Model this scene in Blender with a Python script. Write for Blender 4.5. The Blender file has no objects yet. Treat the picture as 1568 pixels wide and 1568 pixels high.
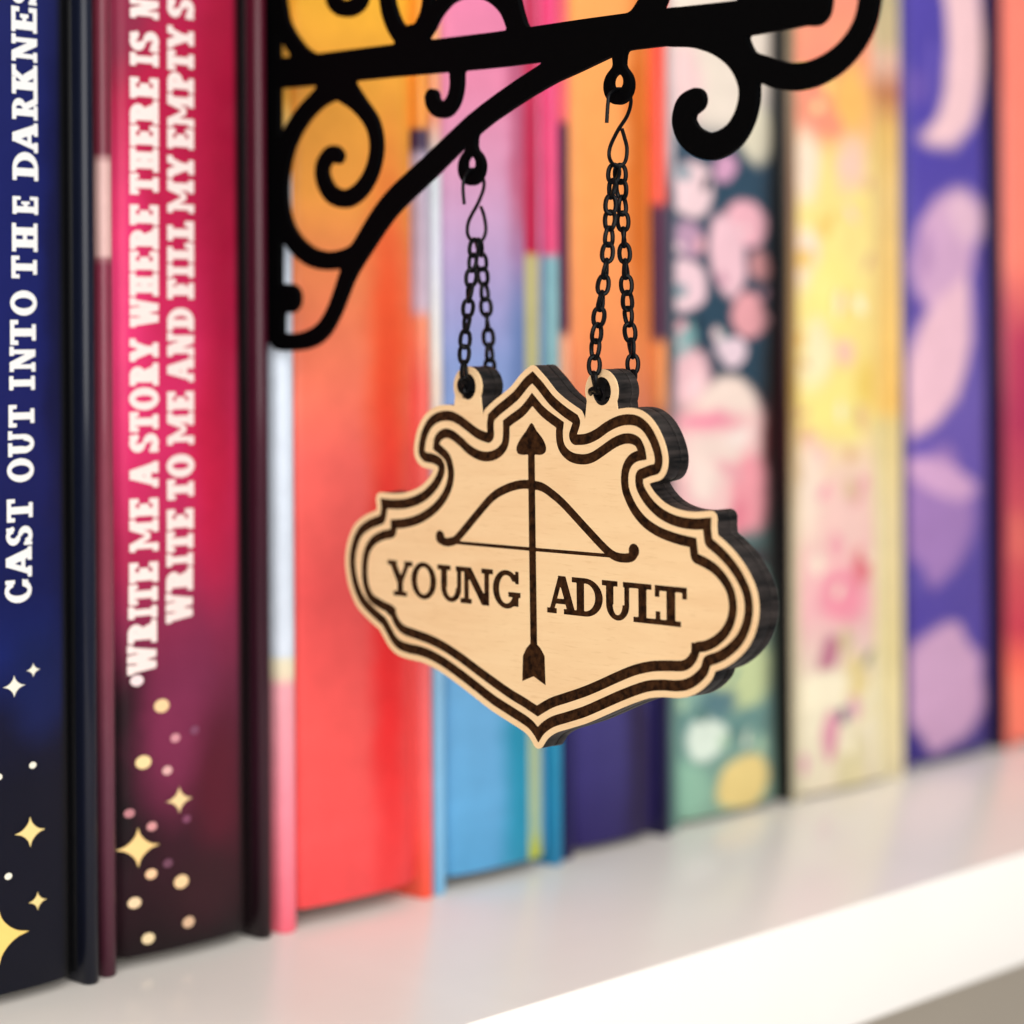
import bpy, math, random
import numpy as np
from mathutils import Vector, Matrix, Euler
random.seed(7)
SC = bpy.context.scene
COL = SC.collection

# ------------------------------------------------------------------ camera, light, exposure
# world axes: X runs along the row of books, Y into the shelf (spines at Y=0), Z up from the shelf top; metres
cam_d = bpy.data.cameras.new('camera'); cam = bpy.data.objects.new('camera', cam_d); COL.objects.link(cam)
cam.matrix_world = (Matrix.Translation((-.2596, -.3164, .1077)) @ Matrix.Rotation(math.radians(44.7-90), 4, 'Z')
                    @ Matrix.Rotation(math.radians(90), 4, 'X') @ Matrix.Rotation(-.0065, 4, 'Z'))
cam_d.sensor_width = 36; cam_d.lens = 3450/1568*36
cam_d.shift_y = -(784-522)/1568
cam_d.clip_start = .01; cam_d.clip_end = 50
cam_d.dof.use_dof = True; cam_d.dof.focus_distance = .352; cam_d.dof.aperture_fstop = 9.0
SC.camera = cam
SC.render.resolution_x = SC.render.resolution_y = 1024

world = bpy.data.worlds.new('World'); SC.world = world; world.use_nodes = True
bg = world.node_tree.nodes['Background']; bg.inputs[0].default_value = (.93, .96, 1, 1); bg.inputs[1].default_value = .34

def area(name, loc, target, sx, sy, power, col):
    l = bpy.data.lights.new(name, 'AREA'); l.shape = 'RECTANGLE'; l.size = sx; l.size_y = sy; l.energy = power; l.color = col
    o = bpy.data.objects.new(name, l); COL.objects.link(o); o.location = loc
    o.rotation_euler = (Vector(target)-Vector(loc)).to_track_quat('-Z', 'Y').to_euler()
    return o
area('window_light', (-.92, -1.45, .46), (.05, 0, .05), 2.3, 1.5, 53, (1, .98, .95))
area('added_fill_light', (.45, -.9, 1.5), (.05, 0, .05), 1.2, 1.0, 9, (1, .96, .9))  # added fill, no such lamp known; lifts the orange spines and shelf top
SC.view_settings.view_transform = 'Standard'; SC.view_settings.look = 'None'
SC.view_settings.exposure = 0; SC.view_settings.gamma = 1

# ------------------------------------------------------------------ traced data, millimetres on real planes
D = {'arrow_fletch': [(65.69, 59.93), (67.3, 58.82), (68.21, 57.64), (68.39, 52.95), (65.67, 54.13), (63.09, 53.1), (63.28, 57.17), (64.11, 58.53)],
 'arrow_head': [(65.63, 94.6), (66.8, 93.35), (68.12, 92.13), (68.84, 90.83), (68.61, 89.95), (67.65, 89.55), (66.18, 89.56), (65.51, 89.49), (64.84, 89.52),
                (63.42, 89.42), (62.34, 89.71), (62.16, 90.64), (63.0, 91.92), (64.35, 93.29)],
 'arrow_shaft': [(65.51, 90.17), (65.63, 74.54), (65.78, 58.92)],
 'band_blue': (25.77, 30.53,
               [(177.0, (206, 60, 96)), (125.9, (196, 30, 74)), (124.7, (204, 192, 132)), (57.5, (190, 196, 150)), (8.5, (172, 198, 164)), (4.5, (196, 204, 80)),
                (0.5, (196, 204, 80))]),
 'band_yellow': (31.63, 40.86,
                 [(190.3, (206, 192, 150)), (180.7, (212, 194, 152)), (175.1, (236, 196, 174)), (167.9, (200, 134, 92)), (158.4, (234, 196, 118)),
                  (142.4, (238, 206, 138)), (110.6, (248, 210, 128)), (90.7, (252, 208, 118)), (86.7, (238, 218, 156)), (62.9, (242, 226, 178)), (31.1, (238, 224, 170)),
                  (1.0, (244, 232, 192))]),
 'books': [{'blobs': [(26.25, 52.39, 7.71, 9.7, 0, 0.6, (14, 26, 80), False), (29.82, 119.25, 3.1, 56.41, 0, 0.9, (13, 15, 58), False),
                      (32.68, 88.76, 2.87, 981.62, 0, 0.45, (3, 3, 6), False)],  # near-black strip: shade of the joint groove painted in
            'label': 'navy blue book spine with white capital lettering and gold stars at far left',
            'left': [(163.9, (20, 26, 90)), (4.2, (12, 12, 24))],
            'lift': 2.0,
            'right': [(165.3, (14, 19, 38)), (66.8, (15, 20, 40)), (1.3, (11, 14, 28))],  # kept dark to paint in the shaded side of the ridge
            'spine': [(164.4, (20, 27, 88)), (110.6, (21, 28, 96)), (67.5, (14, 21, 78)), (56.8, (16, 30, 98)), (47.1, (8, 11, 46)), (35.3, (6, 8, 30)),
                      (3.1, (6, 8, 26))],
            'x0': -76.0,
            'x1': -38.9,
            'y': 0.0},
           {'blobs': [(4.99, 113.94, 5.19, 29.03, 0, 0.9, (232, 54, 116), False), (4.09, 33.67, 8.21, 21.18, 0, 0.6, (26, 15, 20), False),
                      (4.43, 163.01, 6.84, 13.38, 20, 0.7, (140, 34, 66), False), (15.87, 41.11, 8.58, 14.81, 10, 0.7, (128, 42, 78), False),
                      (25.1, 30.69, 6.77, 15.05, 0, 0.8, (90, 18, 40), False), (22.05, 11.54, 8.77, 6.91, 0, 0.8, (52, 18, 28), False),
                      (24.12, 88.62, 5.86, 23.12, 0, 0.8, (206, 28, 70), False), (26.92, 145.44, 6.52, 72.02, 0, 0.9, (164, 14, 54), False),  # right-side blobs paint the falloff over the spine's curve
                      (32.95, 87.1, 3.61, 1056.7, 0, 0.4, (16, 2, 6), False)],  # long dark blob: painted shade of the right groove
            'label': 'crimson book fading to black with two rows of cream lettering and scattered gold stars',
            'left': [(166.1, (120, 45, 62)), (139.7, (122, 45, 62)), (138.6, (222, 178, 172)), (122.8, (222, 178, 172)), (121.7, (135, 50, 72)), (66.2, (135, 62, 78)),  # pale band is a reflection painted into the cover colour
                     (33.0, (100, 52, 68)), (0.8, (70, 30, 44))],
            'lift': 2.2,
            'right': [(169.4, (84, 14, 34)), (98.8, (70, 16, 36)), (63.6, (54, 18, 32)), (28.3, (48, 16, 30)), (1.4, (26, 10, 16))],  # dark run paints the ridge's shaded side into the cover
            'spine': [(167.6, (176, 24, 70)), (156.2, (180, 22, 66)), (133.4, (186, 26, 72)), (116.3, (200, 34, 84)), (99.2, (212, 42, 98)), (87.8, (208, 42, 98)),
                      (70.7, (176, 36, 80)), (59.3, (140, 40, 76)), (48.0, (112, 36, 66)), (36.6, (92, 27, 54)), (25.2, (62, 19, 36)), (13.8, (44, 14, 26)),
                      (2.5, (24, 10, 15))],
            'x0': -37.26,
            'x1': -0.36,
            'y': 1.5},
           {'blobs': [(27.46, 105.61, 6.78, 37.29, 0, 0.8, (255, 96, 50), False), (26.96, 48.49, 5.75, 52.16, 0, 0.8, (252, 44, 46), False)],  # both blobs paint groove shading along the right side
            'label': 'orange to coral red book immediately right of the black bracket plate',
            'left': [(170.3, (255, 180, 50)), (152.3, (255, 178, 60)), (147.6, (252, 200, 110)), (141.6, (238, 222, 210)), (139.7, (226, 236, 250)),
                     (50.7, (230, 238, 250)), (49.6, (250, 238, 205)), (46.9, (250, 232, 200)), (45.1, (255, 176, 186)), (27.2, (255, 152, 168)),
                     (-0.1, (255, 112, 132))],
            'lift': 3.4,
            'right': [(173.6, (255, 164, 50)), (149.4, (255, 160, 60)), (148.4, (60, 34, 72)), (145.2, (66, 40, 78)), (143.3, (200, 182, 204)), (114.4, (210, 186, 204)),
                      (111.8, (255, 152, 112)), (98.0, (255, 106, 94)), (41.4, (255, 112, 112)), (16.3, (255, 100, 96)), (1.2, (255, 92, 66))],
            'spine': [(171.8, (255, 184, 52)), (157.1, (255, 174, 62)), (135.1, (255, 166, 72)), (122.8, (255, 146, 88)), (110.6, (255, 134, 94)), (98.4, (255, 124, 98)),
                      (86.1, (255, 108, 98)), (61.7, (255, 94, 92)), (37.3, (255, 94, 90)), (1.9, (250, 82, 84))],
            'x0': 1.65,
            'x1': 39.76,
            'y': 1.5},
           {'blobs': [(24.88, 150.16, 4.17, 32.98, 0, 0.7, (196, 96, 130), False), (24.44, 102.68, 4.55, 23.73, 0, 0.8, (110, 134, 186), False),
                      (23.69, 21.06, 5.68, 39.5, 0, 0.8, (34, 152, 188), False)],  # blobs paint shading of the curve and groove at right
            'label': 'pink to sky blue book with a yellow and teal right edge, behind the left chain',
            'left': [(174.3, (250, 180, 110)), (151.4, (250, 160, 120)), (141.8, (214, 226, 226)), (139.9, (230, 236, 240)), (123.3, (236, 236, 248)),
                     (108.0, (244, 240, 234)), (97.9, (252, 232, 214)), (59.7, (180, 215, 240)), (40.6, (150, 206, 242)), (-0.0, (130, 196, 236))],
            'lift': 2.6,
            'right': [(177.3, (242, 76, 130)), (125.8, (242, 76, 130)), (124.7, (130, 182, 192)), (102.6, (140, 186, 192)), (70.6, (100, 170, 190)),
                      (24.0, (38, 144, 184)), (1.4, (30, 130, 175))],
            'spine': [(175.6, (238, 134, 172)), (158.7, (238, 142, 176)), (143.1, (228, 158, 192)), (130.1, (208, 168, 208)), (117.1, (176, 164, 212)),
                      (104.1, (146, 164, 218)), (78.1, (130, 170, 222)), (39.2, (116, 182, 230)), (4.2, (96, 172, 222))],
            'x0': 40.66,
            'x1': 76.8,
            'y': 2.0},
           {'blobs': [(25.46, 145.69, 5.99, 42.11, 0, 0.6, (222, 112, 36), False), (24.18, 15.33, 5.54, 30.82, 0, 0.7, (36, 22, 70), False)],  # first blob: groove shading painted as darker orange
            'label': 'bright orange book turning dark navy at the bottom, behind the right chain',
            'left': [(178.5, (250, 110, 120)), (153.8, (250, 104, 112)), (152.2, (84, 14, 64)), (109.9, (80, 12, 62)), (108.2, (252, 172, 132)), (98.4, (252, 180, 140)),
                     (91.6, (120, 60, 110)), (32.0, (34, 28, 96)), (2.2, (28, 22, 80))],
            'lift': 1.6,
            'right': [(181.4, (252, 92, 72)), (138.0, (252, 96, 74)), (136.4, (84, 30, 66)), (108.5, (72, 24, 60)), (106.4, (244, 150, 82)), (95.1, (235, 150, 90)),
                      (88.0, (110, 60, 80)), (28.7, (24, 18, 68)), (1.9, (22, 18, 60))],
            'spine': [(179.8, (255, 168, 92)), (138.3, (255, 164, 92)), (110.6, (252, 152, 92)), (102.3, (244, 142, 92)), (74.7, (160, 90, 100)), (55.3, (90, 60, 110)),
                      (30.5, (66, 60, 126)), (2.9, (48, 38, 100))],
            'x0': 79.17,
            'x1': 113.08,
            'y': 4.0},
           {'blobs': [(17.89, 173.74, 21.37, 20.55, 0, 0.25, (238, 222, 206), False), (6.47, 165.5, 5.85, 10.11, 0, 0.5, (240, 204, 202), False),
                      (30.59, 154.69, 7.72, 6.87, 0, 0.3, (228, 218, 192), False), (19.22, 146.21, 3.72, 3.24, 0, 0.3, (216, 160, 192), False),
                      (8.69, 141.05, 7.49, 6.66, 0, 0.2, (243, 210, 214), False), (27.05, 134.11, 8.13, 5.65, 0, 0.2, (245, 182, 194), False),
                      (7.23, 129.71, 4.5, 4.34, 0, 0.4, (190, 150, 176), False), (19.95, 126.52, 6.55, 9.42, -14, 0.2, (245, 198, 208), False),
                      (6.68, 119.58, 6.54, 5.49, 0, 0.2, (243, 206, 214), False), (27.78, 113.0, 7.18, 5.36, 18, 0.2, (238, 166, 172), False),
                      (32.19, 124.39, 4.34, 4.19, 0, 0.4, (216, 150, 152), False), (20.66, 105.02, 5.86, 3.83, 0, 0.15, (240, 212, 222), False),
                      (6.1, 106.29, 2.91, 5.77, 18, 0.4, (130, 172, 172), False), (7.82, 99.04, 5.87, 6.66, 0, 0.4, (246, 196, 202), False),
                      (18.56, 81.24, 18.0, 17.63, 0, 0.15, (252, 206, 202), False), (35.6, 82.04, 3.41, 12.03, 0, 0.5, (168, 30, 52), False),
                      (20.07, 92.66, 10.83, 7.07, 0, 0.25, (253, 228, 214), False), (13.59, 89.03, 12.52, 2.92, 0, 0.9, (250, 150, 172), False),
                      (15.34, 81.37, 11.63, 5.85, 0, 0.5, (253, 226, 214), False), (28.31, 73.09, 8.16, 9.83, -12, 0.3, (252, 164, 174), False),
                      (6.62, 68.73, 7.68, 8.67, 0, 0.4, (250, 196, 196), False), (29.56, 55.42, 7.22, 5.97, 0, 0.6, (70, 60, 66), False),
                      (25.05, 32.04, 10.98, 8.9, 0, 0.3, (204, 218, 164), False), (8.09, 36.79, 7.25, 10.13, 0, 0.5, (150, 190, 176), False),
                      (26.82, 20.26, 8.13, 3.86, 0, 0.5, (104, 146, 142), False), (11.97, 18.63, 6.64, 4.95, 0, 0.25, (228, 242, 228), False),
                      (5.56, 7.92, 7.2, 6.64, 0, 0.4, (152, 198, 174), False), (24.79, 7.17, 10.49, 5.93, 0, 0.2, (242, 216, 142), False),
                      (16.16, 26.43, 6.95, 3.22, 0, 0.5, (90, 128, 136), False), (19.91, 77.94, 6.08, 2.06, 20, 0.7, (246, 178, 184), False),
                      (11.18, 75.0, 4.55, 4.36, -20, 0.7, (255, 232, 220), False), (22.79, 85.79, 5.18, 1.77, -15, 0.7, (255, 236, 226), False),
                      (23.07, 67.74, 3.76, 4.44, 10, 0.6, (240, 140, 156), False), (9.15, 97.57, 2.26, 3.19, 10, 0.6, (255, 214, 216), False),
                      (17.61, 121.84, 1.99, 1.43, 0.6273018449816874, 0.5, (206, 150, 170), False),
                      (9.43, 110.74, 1.44, 1.58, -25.106105152294962, 0.5, (34, 52, 66), False),
                      (13.22, 142.98, 1.84, 1.68, -36.64957309041232, 0.5, (34, 52, 66), False),
                      (33.86, 117.72, 1.71, 1.09, -38.799941044031605, 0.5, (206, 150, 170), False),
                      (5.94, 145.11, 1.88, 1.56, 22.24867252345946, 0.5, (120, 150, 160), False),
                      (17.11, 108.99, 1.52, 1.63, -0.01814782345667254, 0.5, (150, 186, 178), False),
                      (6.32, 117.41, 1.35, 1.5, 34.534817838797295, 0.5, (246, 214, 216), False),
                      (25.76, 133.22, 1.22, 1.23, -34.38212003520593, 0.5, (246, 214, 216), False),
                      (15.86, 108.8, 1.36, 2.0, 27.784781864224357, 0.5, (246, 214, 216), False),
                      (10.09, 105.19, 0.96, 1.31, 16.71193146552109, 0.5, (34, 52, 66), False),
                      (5.97, 118.54, 1.76, 1.18, -33.02846413182639, 0.5, (120, 150, 160), False),
                      (4.33, 128.31, 1.92, 1.02, 16.561282337335534, 0.5, (246, 214, 216), False),
                      (5.5, 111.04, 1.09, 1.51, -4.206009799918277, 0.5, (240, 178, 186), False),
                      (34.47, 112.34, 1.47, 1.36, -8.41173027708792, 0.5, (240, 178, 186), False),
                      (3.69, 108.04, 1.97, 1.55, 39.832297494927104, 0.5, (246, 214, 216), False),
                      (10.24, 129.17, 1.87, 1.62, -31.973379825289364, 0.5, (240, 178, 186), False),
                      (9.5, 47.54, 2.35, 1.83, -20.367523740105366, 0.6, (84, 124, 120), True), (5.32, 49.98, 2.11, 1.18, -13.13247950993177, 0.6, (232, 236, 214), True),
                      (16.56, 17.13, 1.93, 2.35, 36.65256678022223, 0.6, (176, 208, 178), True),
                      (22.29, 44.14, 1.54, 2.44, 22.539096467048424, 0.6, (176, 208, 178), True),
                      (25.56, 16.75, 1.5, 3.16, 38.21897542664125, 0.6, (232, 236, 214), True),
                      (5.51, 56.71, 1.29, 2.19, -24.482134551996605, 0.6, (120, 160, 150), True),
                      (10.59, 23.62, 2.08, 1.76, -32.45666032341408, 0.6, (84, 124, 120), True),
                      (6.77, 38.52, 2.15, 2.4, -42.585992604330634, 0.6, (176, 208, 178), True),
                      (31.59, 47.91, 1.23, 1.76, -5.429448001784067, 0.6, (84, 124, 120), True), (4.46, 47.0, 1.94, 3.11, -40.78078764517221, 0.6, (176, 208, 178), True),
                      (30.39, 14.38, 2.3, 2.64, 8.444026818017889, 0.6, (176, 208, 178), True),
                      (20.84, 18.08, 1.94, 1.92, -18.819529590926308, 0.6, (84, 124, 120), True),
                      (3.55, 32.31, 1.86, 2.62, -18.109550970341417, 0.6, (84, 124, 120), True), (5.21, 35.89, 2.27, 2.97, 23.70881344165599, 0.6, (176, 208, 178), True),
                      (27.29, 17.62, 1.77, 2.62, 40.08359393303789, 0.6, (120, 160, 150), True), (32.54, 55.38, 2.05, 1.23, 16.2265251445275, 0.6, (120, 160, 150), True),
                      (20.75, 31.54, 1.29, 2.5, 49.33221880883222, 0.6, (120, 160, 150), True), (25.45, 40.51, 2.4, 2.39, -5.947750462128056, 0.6, (232, 236, 214), True),
                      (5.38, 27.33, 1.16, 2.37, -1.904318465075896, 0.6, (176, 208, 178), True),
                      (32.93, 51.76, 2.52, 2.58, -1.3702696145845863, 0.6, (84, 124, 120), True),
                      (14.28, 51.98, 2.12, 2.23, 25.37712894806384, 0.6, (214, 226, 180), True),
                      (23.26, 38.43, 2.64, 1.86, 16.589906253367133, 0.6, (176, 208, 178), True), (37.04, 80.47, 5.39, 75.36, 0, 0.9, (26, 22, 24), False),  # last blob: soft gutter shadow painted down the right side
                      (40.83, 92.44, 4.2, 1363.58, 0, 0.45, (14, 12, 13), False), (33.78, 0.18, 14.75, 1.5, 0, 0.7, (26, 32, 26), False)],  # long near-black blob: groove shadow painted along the right edge
            'label': 'dark teal book with pink blossoms and a large pale rose, beside the sign',
            'left': [(182.4, (225, 205, 200)), (149.4, (200, 190, 195)), (139.3, (60, 76, 96)), (102.0, (70, 90, 100)), (82.0, (210, 170, 170)), (53.3, (110, 140, 135)),
                     (4.7, (110, 150, 140))],
            'lift': 1.2,
            'right': [(186.4, (60, 60, 56)), (171.3, (52, 52, 50)), (125.8, (18, 16, 18)), (83.4, (60, 10, 20)), (65.2, (24, 16, 18)), (0.2, (24, 28, 22))],  # near-black stops paint the groove shadow onto the cover
            'spine': [(184.2, (236, 216, 206)), (160.6, (150, 150, 150)), (150.3, (48, 74, 94)), (101.8, (44, 70, 88)), (81.2, (40, 56, 70)), (57.7, (96, 132, 128)),
                      (37.2, (140, 172, 150)), (22.5, (108, 150, 146)), (2.0, (140, 176, 156))],
            'x0': 115.9,
            'x1': 159.2,
            'y': 6.0},
           {'blobs': [(10.24, 167.41, 11.32, 14.59, 10, 0.4, (255, 150, 122), False), (23.09, 165.27, 8.49, 9.37, -15, 0.5, (252, 190, 104), False),
                      (6.26, 148.78, 5.05, 9.16, 0, 0.6, (252, 226, 200), False), (22.92, 149.64, 6.34, 7.81, 20, 0.5, (250, 206, 180), False),
                      (6.52, 125.88, 4.54, 7.64, 0, 0.5, (252, 224, 208), False), (15.06, 118.33, 9.36, 12.36, 10, 0.5, (255, 236, 142), False),
                      (19.04, 104.39, 4.17, 3.73, 0, 0.4, (253, 200, 180), False), (9.55, 103.7, 5.61, 9.2, 0, 0.5, (254, 238, 190), False),
                      (17.34, 91.23, 11.01, 8.68, 0, 0.5, (254, 236, 142), False), (28.94, 96.44, 5.36, 6.3, 0, 0.5, (250, 214, 110), False),
                      (6.43, 70.89, 5.56, 12.22, 0, 0.6, (250, 226, 206), False), (18.6, 64.03, 8.91, 10.87, 0, 0.5, (252, 208, 198), False),
                      (18.41, 46.66, 9.44, 6.83, 10, 0.5, (248, 152, 172), False), (25.81, 52.92, 3.72, 4.39, 0, 0.5, (232, 120, 130), False),
                      (13.11, 32.31, 3.59, 5.24, 20, 0.3, (192, 120, 144), False), (23.41, 26.23, 5.82, 6.25, 0, 0.5, (236, 214, 150), False),
                      (8.96, 24.47, 12.85, 4.6, -10, 0.3, (253, 242, 212), False), (17.58, 17.89, 2.59, 2.48, 0, 0.35, (86, 108, 120), False),
                      (12.92, 14.46, 3.08, 6.16, 8, 0.3, (222, 150, 172), False), (5.79, 11.4, 5.04, 9.16, 0, 0.5, (238, 228, 200), False),
                      (21.62, 6.17, 6.32, 7.79, 18, 0.4, (226, 214, 170), False), (24.41, 69.62, 3.12, 2.0, -28.5810713586072, 0.6, (246, 170, 180), True),
                      (11.03, 79.52, 1.58, 2.83, 33.70956174705394, 0.6, (252, 200, 196), True),
                      (28.4, 55.22, 2.0, 1.92, -4.9350548749032015, 0.6, (255, 226, 206), True),
                      (24.59, 16.23, 2.23, 2.95, 17.21472987187775, 0.6, (240, 226, 180), True),
                      (4.77, 103.08, 1.32, 3.9, -45.85116008054114, 0.6, (236, 190, 140), True),
                      (12.65, 133.89, 2.78, 3.04, 14.098554205805925, 0.6, (244, 200, 110), True),
                      (3.43, 102.67, 3.11, 2.06, -35.91254741188339, 0.6, (255, 240, 150), True), (4.84, 8.29, 1.5, 2.92, 13.991583740252935, 0.6, (226, 170, 186), True),
                      (20.43, 10.78, 1.77, 2.81, -32.13139048649154, 0.6, (252, 242, 214), True),
                      (16.68, 48.13, 1.38, 2.06, 27.858385701283467, 0.6, (252, 236, 214), True),
                      (16.39, 58.61, 2.72, 3.62, -10.648378842501472, 0.6, (246, 170, 180), True),
                      (29.16, 170.11, 3.08, 1.81, -4.646384569349351, 0.6, (255, 180, 130), True),
                      (18.36, 116.68, 3.36, 3.75, 44.42580069832324, 0.6, (244, 200, 110), True),
                      (30.1, 126.06, 1.58, 4.01, 29.830630601656665, 0.6, (236, 190, 140), True),
                      (9.91, 162.1, 2.16, 1.64, -19.014239656212485, 0.6, (255, 226, 160), True),
                      (22.75, 137.7, 1.35, 2.9, -46.286513327880805, 0.6, (252, 206, 190), True),
                      (23.58, 85.0, 2.47, 1.49, 30.914015969297992, 0.6, (255, 240, 150), True),
                      (3.76, 107.28, 2.45, 3.36, 41.60072217918946, 0.6, (244, 200, 110), True),
                      (17.36, 158.04, 2.99, 3.87, 18.93715444219353, 0.6, (240, 150, 120), True), (21.31, 79.85, 3.1, 2.7, 5.877497263379148, 0.6, (236, 190, 140), True),
                      (6.96, 83.55, 2.43, 4.01, -24.348661071287424, 0.6, (236, 190, 140), True),
                      (26.09, 115.93, 3.48, 2.03, 35.077123449109735, 0.6, (255, 246, 208), True),
                      (18.19, 89.91, 1.77, 2.98, 0.3174103833256581, 0.6, (255, 246, 208), True),
                      (17.52, 116.63, 1.4, 4.1, 4.399674982628646, 0.6, (255, 246, 208), True), (5.89, 162.1, 1.63, 4.07, -4.106514592637069, 0.6, (240, 150, 120), True),
                      (15.93, 136.13, 1.58, 2.67, 31.571705591447298, 0.6, (244, 200, 110), True),
                      (5.54, 90.13, 2.2, 1.46, -23.977725111349347, 0.6, (236, 190, 140), True),
                      (2.77, 44.98, 1.68, 2.02, 18.703403535545633, 0.6, (255, 226, 206), True), (8.81, 54.43, 2.4, 2.83, 8.223669322418672, 0.6, (252, 236, 214), True),
                      (22.02, 71.69, 2.97, 4.01, -47.67499910612688, 0.6, (230, 196, 160), True),
                      (18.78, 35.22, 2.56, 3.95, 3.4004760075115854, 0.6, (214, 196, 150), True),
                      (25.96, 88.71, 2.79, 3.96, -26.7341606953565, 0.6, (236, 190, 140), True),
                      (11.79, 71.43, 1.69, 3.15, 39.06426200476808, 0.6, (246, 170, 180), True),
                      (30.78, 146.06, 3.49, 1.82, -26.06525262255852, 0.6, (236, 190, 140), True),
                      (13.94, 168.75, 2.29, 4.15, 4.327676288735724, 0.6, (252, 206, 120), True),
                      (20.35, 148.77, 3.19, 1.68, 6.990004839288545, 0.6, (252, 206, 190), True),
                      (28.51, 18.38, 1.61, 2.93, 25.815443205458593, 0.6, (240, 226, 180), True), (24.5, 2.9, 3.23, 2.84, -47.56952893925022, 0.6, (240, 226, 180), True),
                      (27.32, 73.28, 2.48, 1.98, -38.505300727550676, 0.6, (246, 170, 180), True),
                      (29.28, 31.4, 3.57, 1.7, -43.80549182411264, 0.6, (150, 150, 120), True),
                      (6.07, 170.03, 2.14, 2.61, -14.542980171679517, 0.6, (252, 206, 120), True),
                      (2.85, 76.69, 2.82, 3.81, -31.873081320557116, 0.6, (230, 196, 160), True),
                      (12.93, 119.74, 3.41, 3.16, -40.519834672986875, 0.6, (255, 240, 150), True),
                      (5.28, 126.05, 3.16, 3.91, 40.87409274979407, 0.6, (244, 200, 110), True), (7.66, 82.07, 2.59, 2.37, 26.23947654535192, 0.6, (252, 206, 190), True),
                      (22.19, 19.16, 3.15, 3.82, -9.436333825279, 0.6, (226, 170, 186), True)],
            'label': 'yellow and peach floral book with cream right edge',
            'left': [(186.6, (160, 140, 110)), (141.0, (150, 110, 80)), (95.4, (190, 150, 70)), (65.1, (225, 205, 170)), (3.0, (215, 205, 175))],
            'lift': 1.0,
            'right': [(190.3, (202, 188, 146)), (180.7, (208, 190, 150)), (175.1, (232, 192, 172)), (168.0, (196, 126, 86)), (158.4, (232, 192, 112)),
                      (142.5, (236, 202, 134)), (110.6, (246, 206, 122)), (90.7, (250, 204, 112)), (86.7, (236, 214, 150)), (62.9, (240, 222, 172)),
                      (31.1, (236, 220, 164)), (0.9, (242, 228, 188))],
            'spine': [(188.1, (250, 150, 122)), (172.6, (255, 162, 122)), (160.2, (250, 174, 124)), (149.3, (253, 224, 138)), (126.1, (254, 230, 146)),
                      (101.3, (254, 226, 138)), (88.9, (254, 230, 140)), (76.6, (252, 216, 192)), (56.5, (250, 202, 196)), (44.1, (248, 188, 192)),
                      (34.8, (236, 202, 192)), (24.0, (246, 236, 206)), (-0.7, (236, 222, 196))],
            'x0': 157.8,
            'x1': 201.13,
            'y': 4.5},
           {'blobs': [(16.84, 182.98, 21.83, 27.42, 0, 0.12, (246, 202, 206), False), (5.64, 181.97, 15.0, 24.43, 0, 0.12, (82, 68, 164), False),
                      (4.95, 170.84, 7.42, 4.88, 0, 0.6, (108, 84, 170), False), (18.84, 129.17, 13.08, 16.23, 26, 0.2, (214, 168, 202), False),
                      (28.43, 139.12, 9.09, 7.04, 20, 0.5, (232, 188, 208), False), (3.76, 115.5, 5.67, 4.23, 0, 0.5, (96, 76, 160), False),
                      (16.79, 103.19, 11.82, 24.78, 30, 0.25, (242, 194, 208), True), (15.17, 62.82, 17.18, 18.46, 8, 0.3, (166, 126, 188), True),
                      (17.02, 71.96, 16.65, 4.3, 14, 0.3, (216, 168, 208), False), (4.68, 47.17, 3.97, 3.9, 0, 0.6, (100, 84, 168), False),
                      (10.16, 128.65, 3.45, 8.19, 10, 0.6, (190, 146, 190), True), (14.76, 26.59, 4.08, 7.58, 20, 0.6, (222, 178, 206), True),
                      (13.56, 174.79, 1.74, 9.87, 0, 0.6, (110, 90, 178), True), (17.58, 19.35, 19.11, 17.2, 20, 0.22, (206, 162, 198), True),
                      (19.39, 24.12, 14.92, 6.63, 0, 0.3, (208, 164, 200), False), (41.87, 90.18, 4.67, 1533.22, 0, 0.4, (16, 6, 44), False)],  # last blob: dark right edge with the groove shadow painted in
            'label': 'purple book with pink crescent and pale petals, near the right end',
            'left': [(191.8, (70, 56, 140)), (5.4, (60, 46, 124))],
            'lift': 1.4,
            'right': [(195.9, (22, 10, 56)), (0.1, (16, 6, 44))],  # dark edge colour, groove shadow painted into it
            'spine': [(193.6, (74, 60, 154)), (152.1, (82, 68, 164)), (94.1, (112, 92, 176)), (77.5, (110, 88, 174)), (52.7, (88, 72, 160)), (27.9, (82, 66, 160)),
                      (3.1, (62, 48, 130))],
            'x0': 205.37,
            'x1': 250.83,
            'y': 7.0},
           {'blobs': [(5.04, 55.64, 4.45, 6.87, 0, 0.4, (225, 110, 100), False), (3.25, 11.18, 3.79, 8.57, 0, 0.4, (255, 140, 110), False)],
            'label': 'salmon and crimson book cut off by the right edge of the picture',
            'left': [(196.3, (250, 132, 112)), (127.7, (252, 132, 112)), (115.7, (214, 80, 96)), (86.7, (190, 60, 90)), (50.8, (212, 84, 92)), (32.0, (210, 70, 84)),
                     (21.8, (250, 112, 92)), (0.4, (255, 132, 112))],
            'lift': 1.4,
            'right': [(199.4, (250, 132, 112)), (-3.6, (255, 132, 112))],
            'spine': [(197.8, (250, 132, 112)), (128.0, (252, 132, 112)), (107.1, (192, 60, 92)), (86.2, (178, 50, 88)), (49.7, (212, 90, 92)), (30.6, (202, 60, 82)),
                      (20.2, (250, 112, 92)), (-1.6, (255, 132, 112))],
            'x0': 250.21,
            'x1': 292.0,
            'y': 6.0}],
 'bow': [(44.29, 75.53), (44.28, 74.77), (45.54, 74.41), (47.1, 74.61), (48.51, 75.34), (53.01, 79.33), (56.68, 82.38), (59.98, 83.89), (63.09, 84.65), (65.57, 84.7),
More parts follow.
